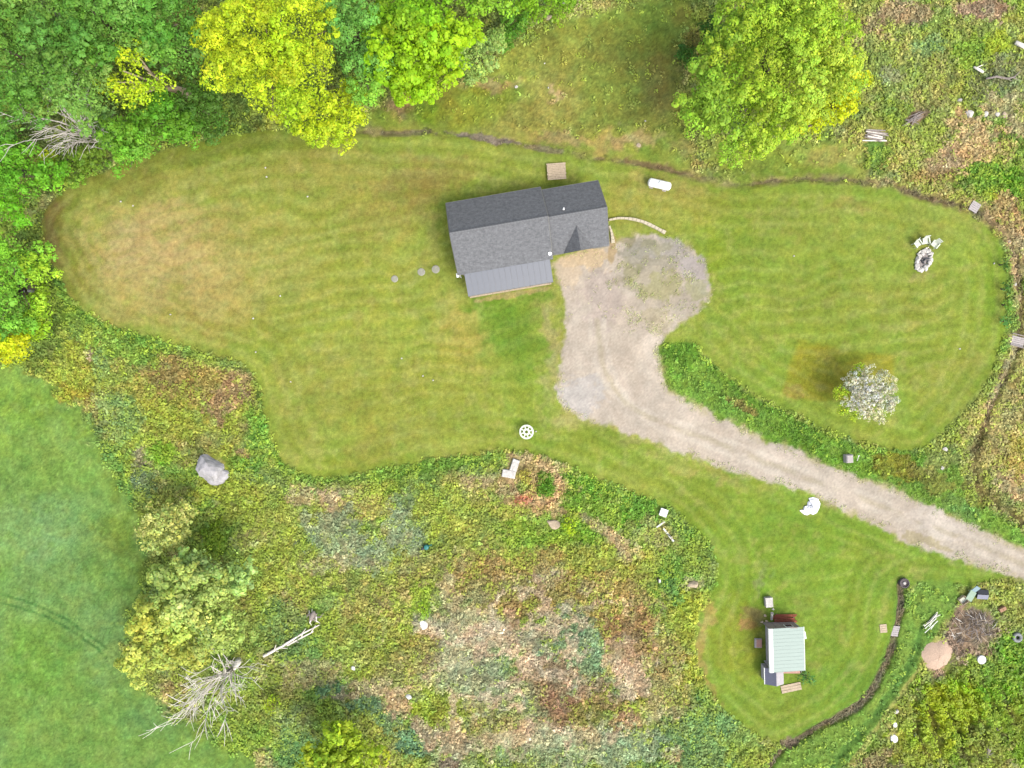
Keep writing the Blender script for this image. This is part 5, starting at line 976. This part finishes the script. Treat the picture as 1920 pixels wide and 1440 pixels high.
# annex with a small gable roof at the lower end
A0 = P(1453, 1268, 1.75) - S0; ay0, ay1 = A0.y - .92, -SL/2 + .08
sb(lambda m: m.box((A0.x, (ay0 + ay1)/2, .7), (1.7, ay1 - ay0 - .2, 1.4)), 'annex_wall', M_SHEDWALL)
sb(lambda m: m.slab([(A0.x, ay0, 1.95), (A0.x, ay1, 1.95), (A0.x - .98, ay1, 1.35), (A0.x - .98, ay0, 1.35)], .05), 'annex_roof', M_SHADEROOF)
sb(lambda m: m.slab([(A0.x, ay1, 1.95), (A0.x, ay0, 1.95), (A0.x + .92, ay0, 1.45), (A0.x + .92, ay1, 1.45)], .05), 'annex_roof', M_SHEDWALL)  # same roofing, given the pale wall colour to paint the sunlit slope
sb(lambda m: m.box((A0.x - 1.0, (ay0+ay1)/2, 1.33), (.05, ay1 - ay0, .12)), 'annex_trim', M_WHITE)
# things about the shed
q = P(1484, 1257, 1.0); t = empty('pink_shelf', (q.x, q.y, 0), 0, 'faded pink shelf under the lower eave of the shed', 'shelf'); MB().box((0, 0, 1.0), (1.75, .6, .06)).build('top', M_PINK, t)
for x in (-.8, .8): MB().box((x, 0, .48), (.08, .4, .96)).build('leg', M_PINK, t)
q = P(1500, 1259, .9); t = empty('white_bucket', (q.x, q.y, 0), 0, 'cream bucket at the right end of the pink shelf', 'bucket'); MB().lathe([(.17, 0), (.22, .8), (.24, .82), (.20, .82), (.18, .6), (.01, .6)], n=14).build('pail', M_WHITEPLASTIC, t); MB().ring(.215, .245, .74, .77, 14).build('band', M_WHITE, t)
t = thing('wooden_step', 1483, 1289, math.radians(12), 'tan plank walk lying below the shed annex', 'boards')
for k in range(3): MB().box((0, -.28 + .28 * k, .05), (2.1, .25, .05), rz=random.uniform(-.02, .02)).build('plank', M_TAN, t)
t = thing('door_step', 1421, 1205, 0, 'grey pink stone step at the left wall of the shed', 'step'); MB().box((0, 0, .1), (.75, .95, .2), bev=.03).build('lower_slab', M_CONC, t); MB().box((.06, 0, .23), (.55, .8, .06), bev=.02).build('upper_slab', M_PINK, t)
t = thing('white_block', 1439, 1127, .08, 'pale block standing in the bare soil above the shed', 'block'); MB().box((0, 0, .25), (.72, .95, .5), bev=.03).build('body', M_CONC, t); MB().box((0, 0, .52), (.76, .99, .05), bev=.02).build('lid', M_WROCK, t)
t = thing('white_pipe', 1444, 1153, .15, 'short white pipe leaning between the pale block and the shed', 'pipe'); MB().tube([(0, -.4, .2), (0, .4, .7)], .12, 10).build('pipe', M_WROCK, t); MB().tube([(0, .36, .675), (0, .44, .725)], .15, 10).build('collar', M_CONC, t)
t = thing('rusty_boards', 1471, 1159, -.06, 'stack of rust red boards along the upper wall of the shed', 'boards')
for k in range(6): MB().box((random.uniform(-.2, .2), -.35 + .15 * k, .12 + .05 * (k % 2)), (2.2 + random.uniform(-.4, .4), .13, .06), rz=random.uniform(-.07, .07)).build('board', M_RUST, t)
for x in (-.9, .9): MB().box((x, 0, .05), (.12, .8, .08)).build('bearer', M_GREYWOOD, t)
for x, y, r, lab in ((1434,1154,.2,'small tan stone left of the white pipe above the shed'), (1449,1142,.17,'small grey stone under the pale block above the shed'), (1485,1161,.17,'small pale stone on the rust red boards end'), (1429,1166,.2,'pale stone at the upper left shed corner'), (1437,1165,.2,'pinkish stone second from the upper left shed corner')):
    rock('stone', x, y, (r, r * .8), lab, 'stone', M_WROCK if r < .19 else M_TAN, int(x), .8)
sb(lambda m: m.box((0, SL/2 - .02, HE + .10), (2.3, .1, .05)), 'roof_edge', M_GREYWOOD)
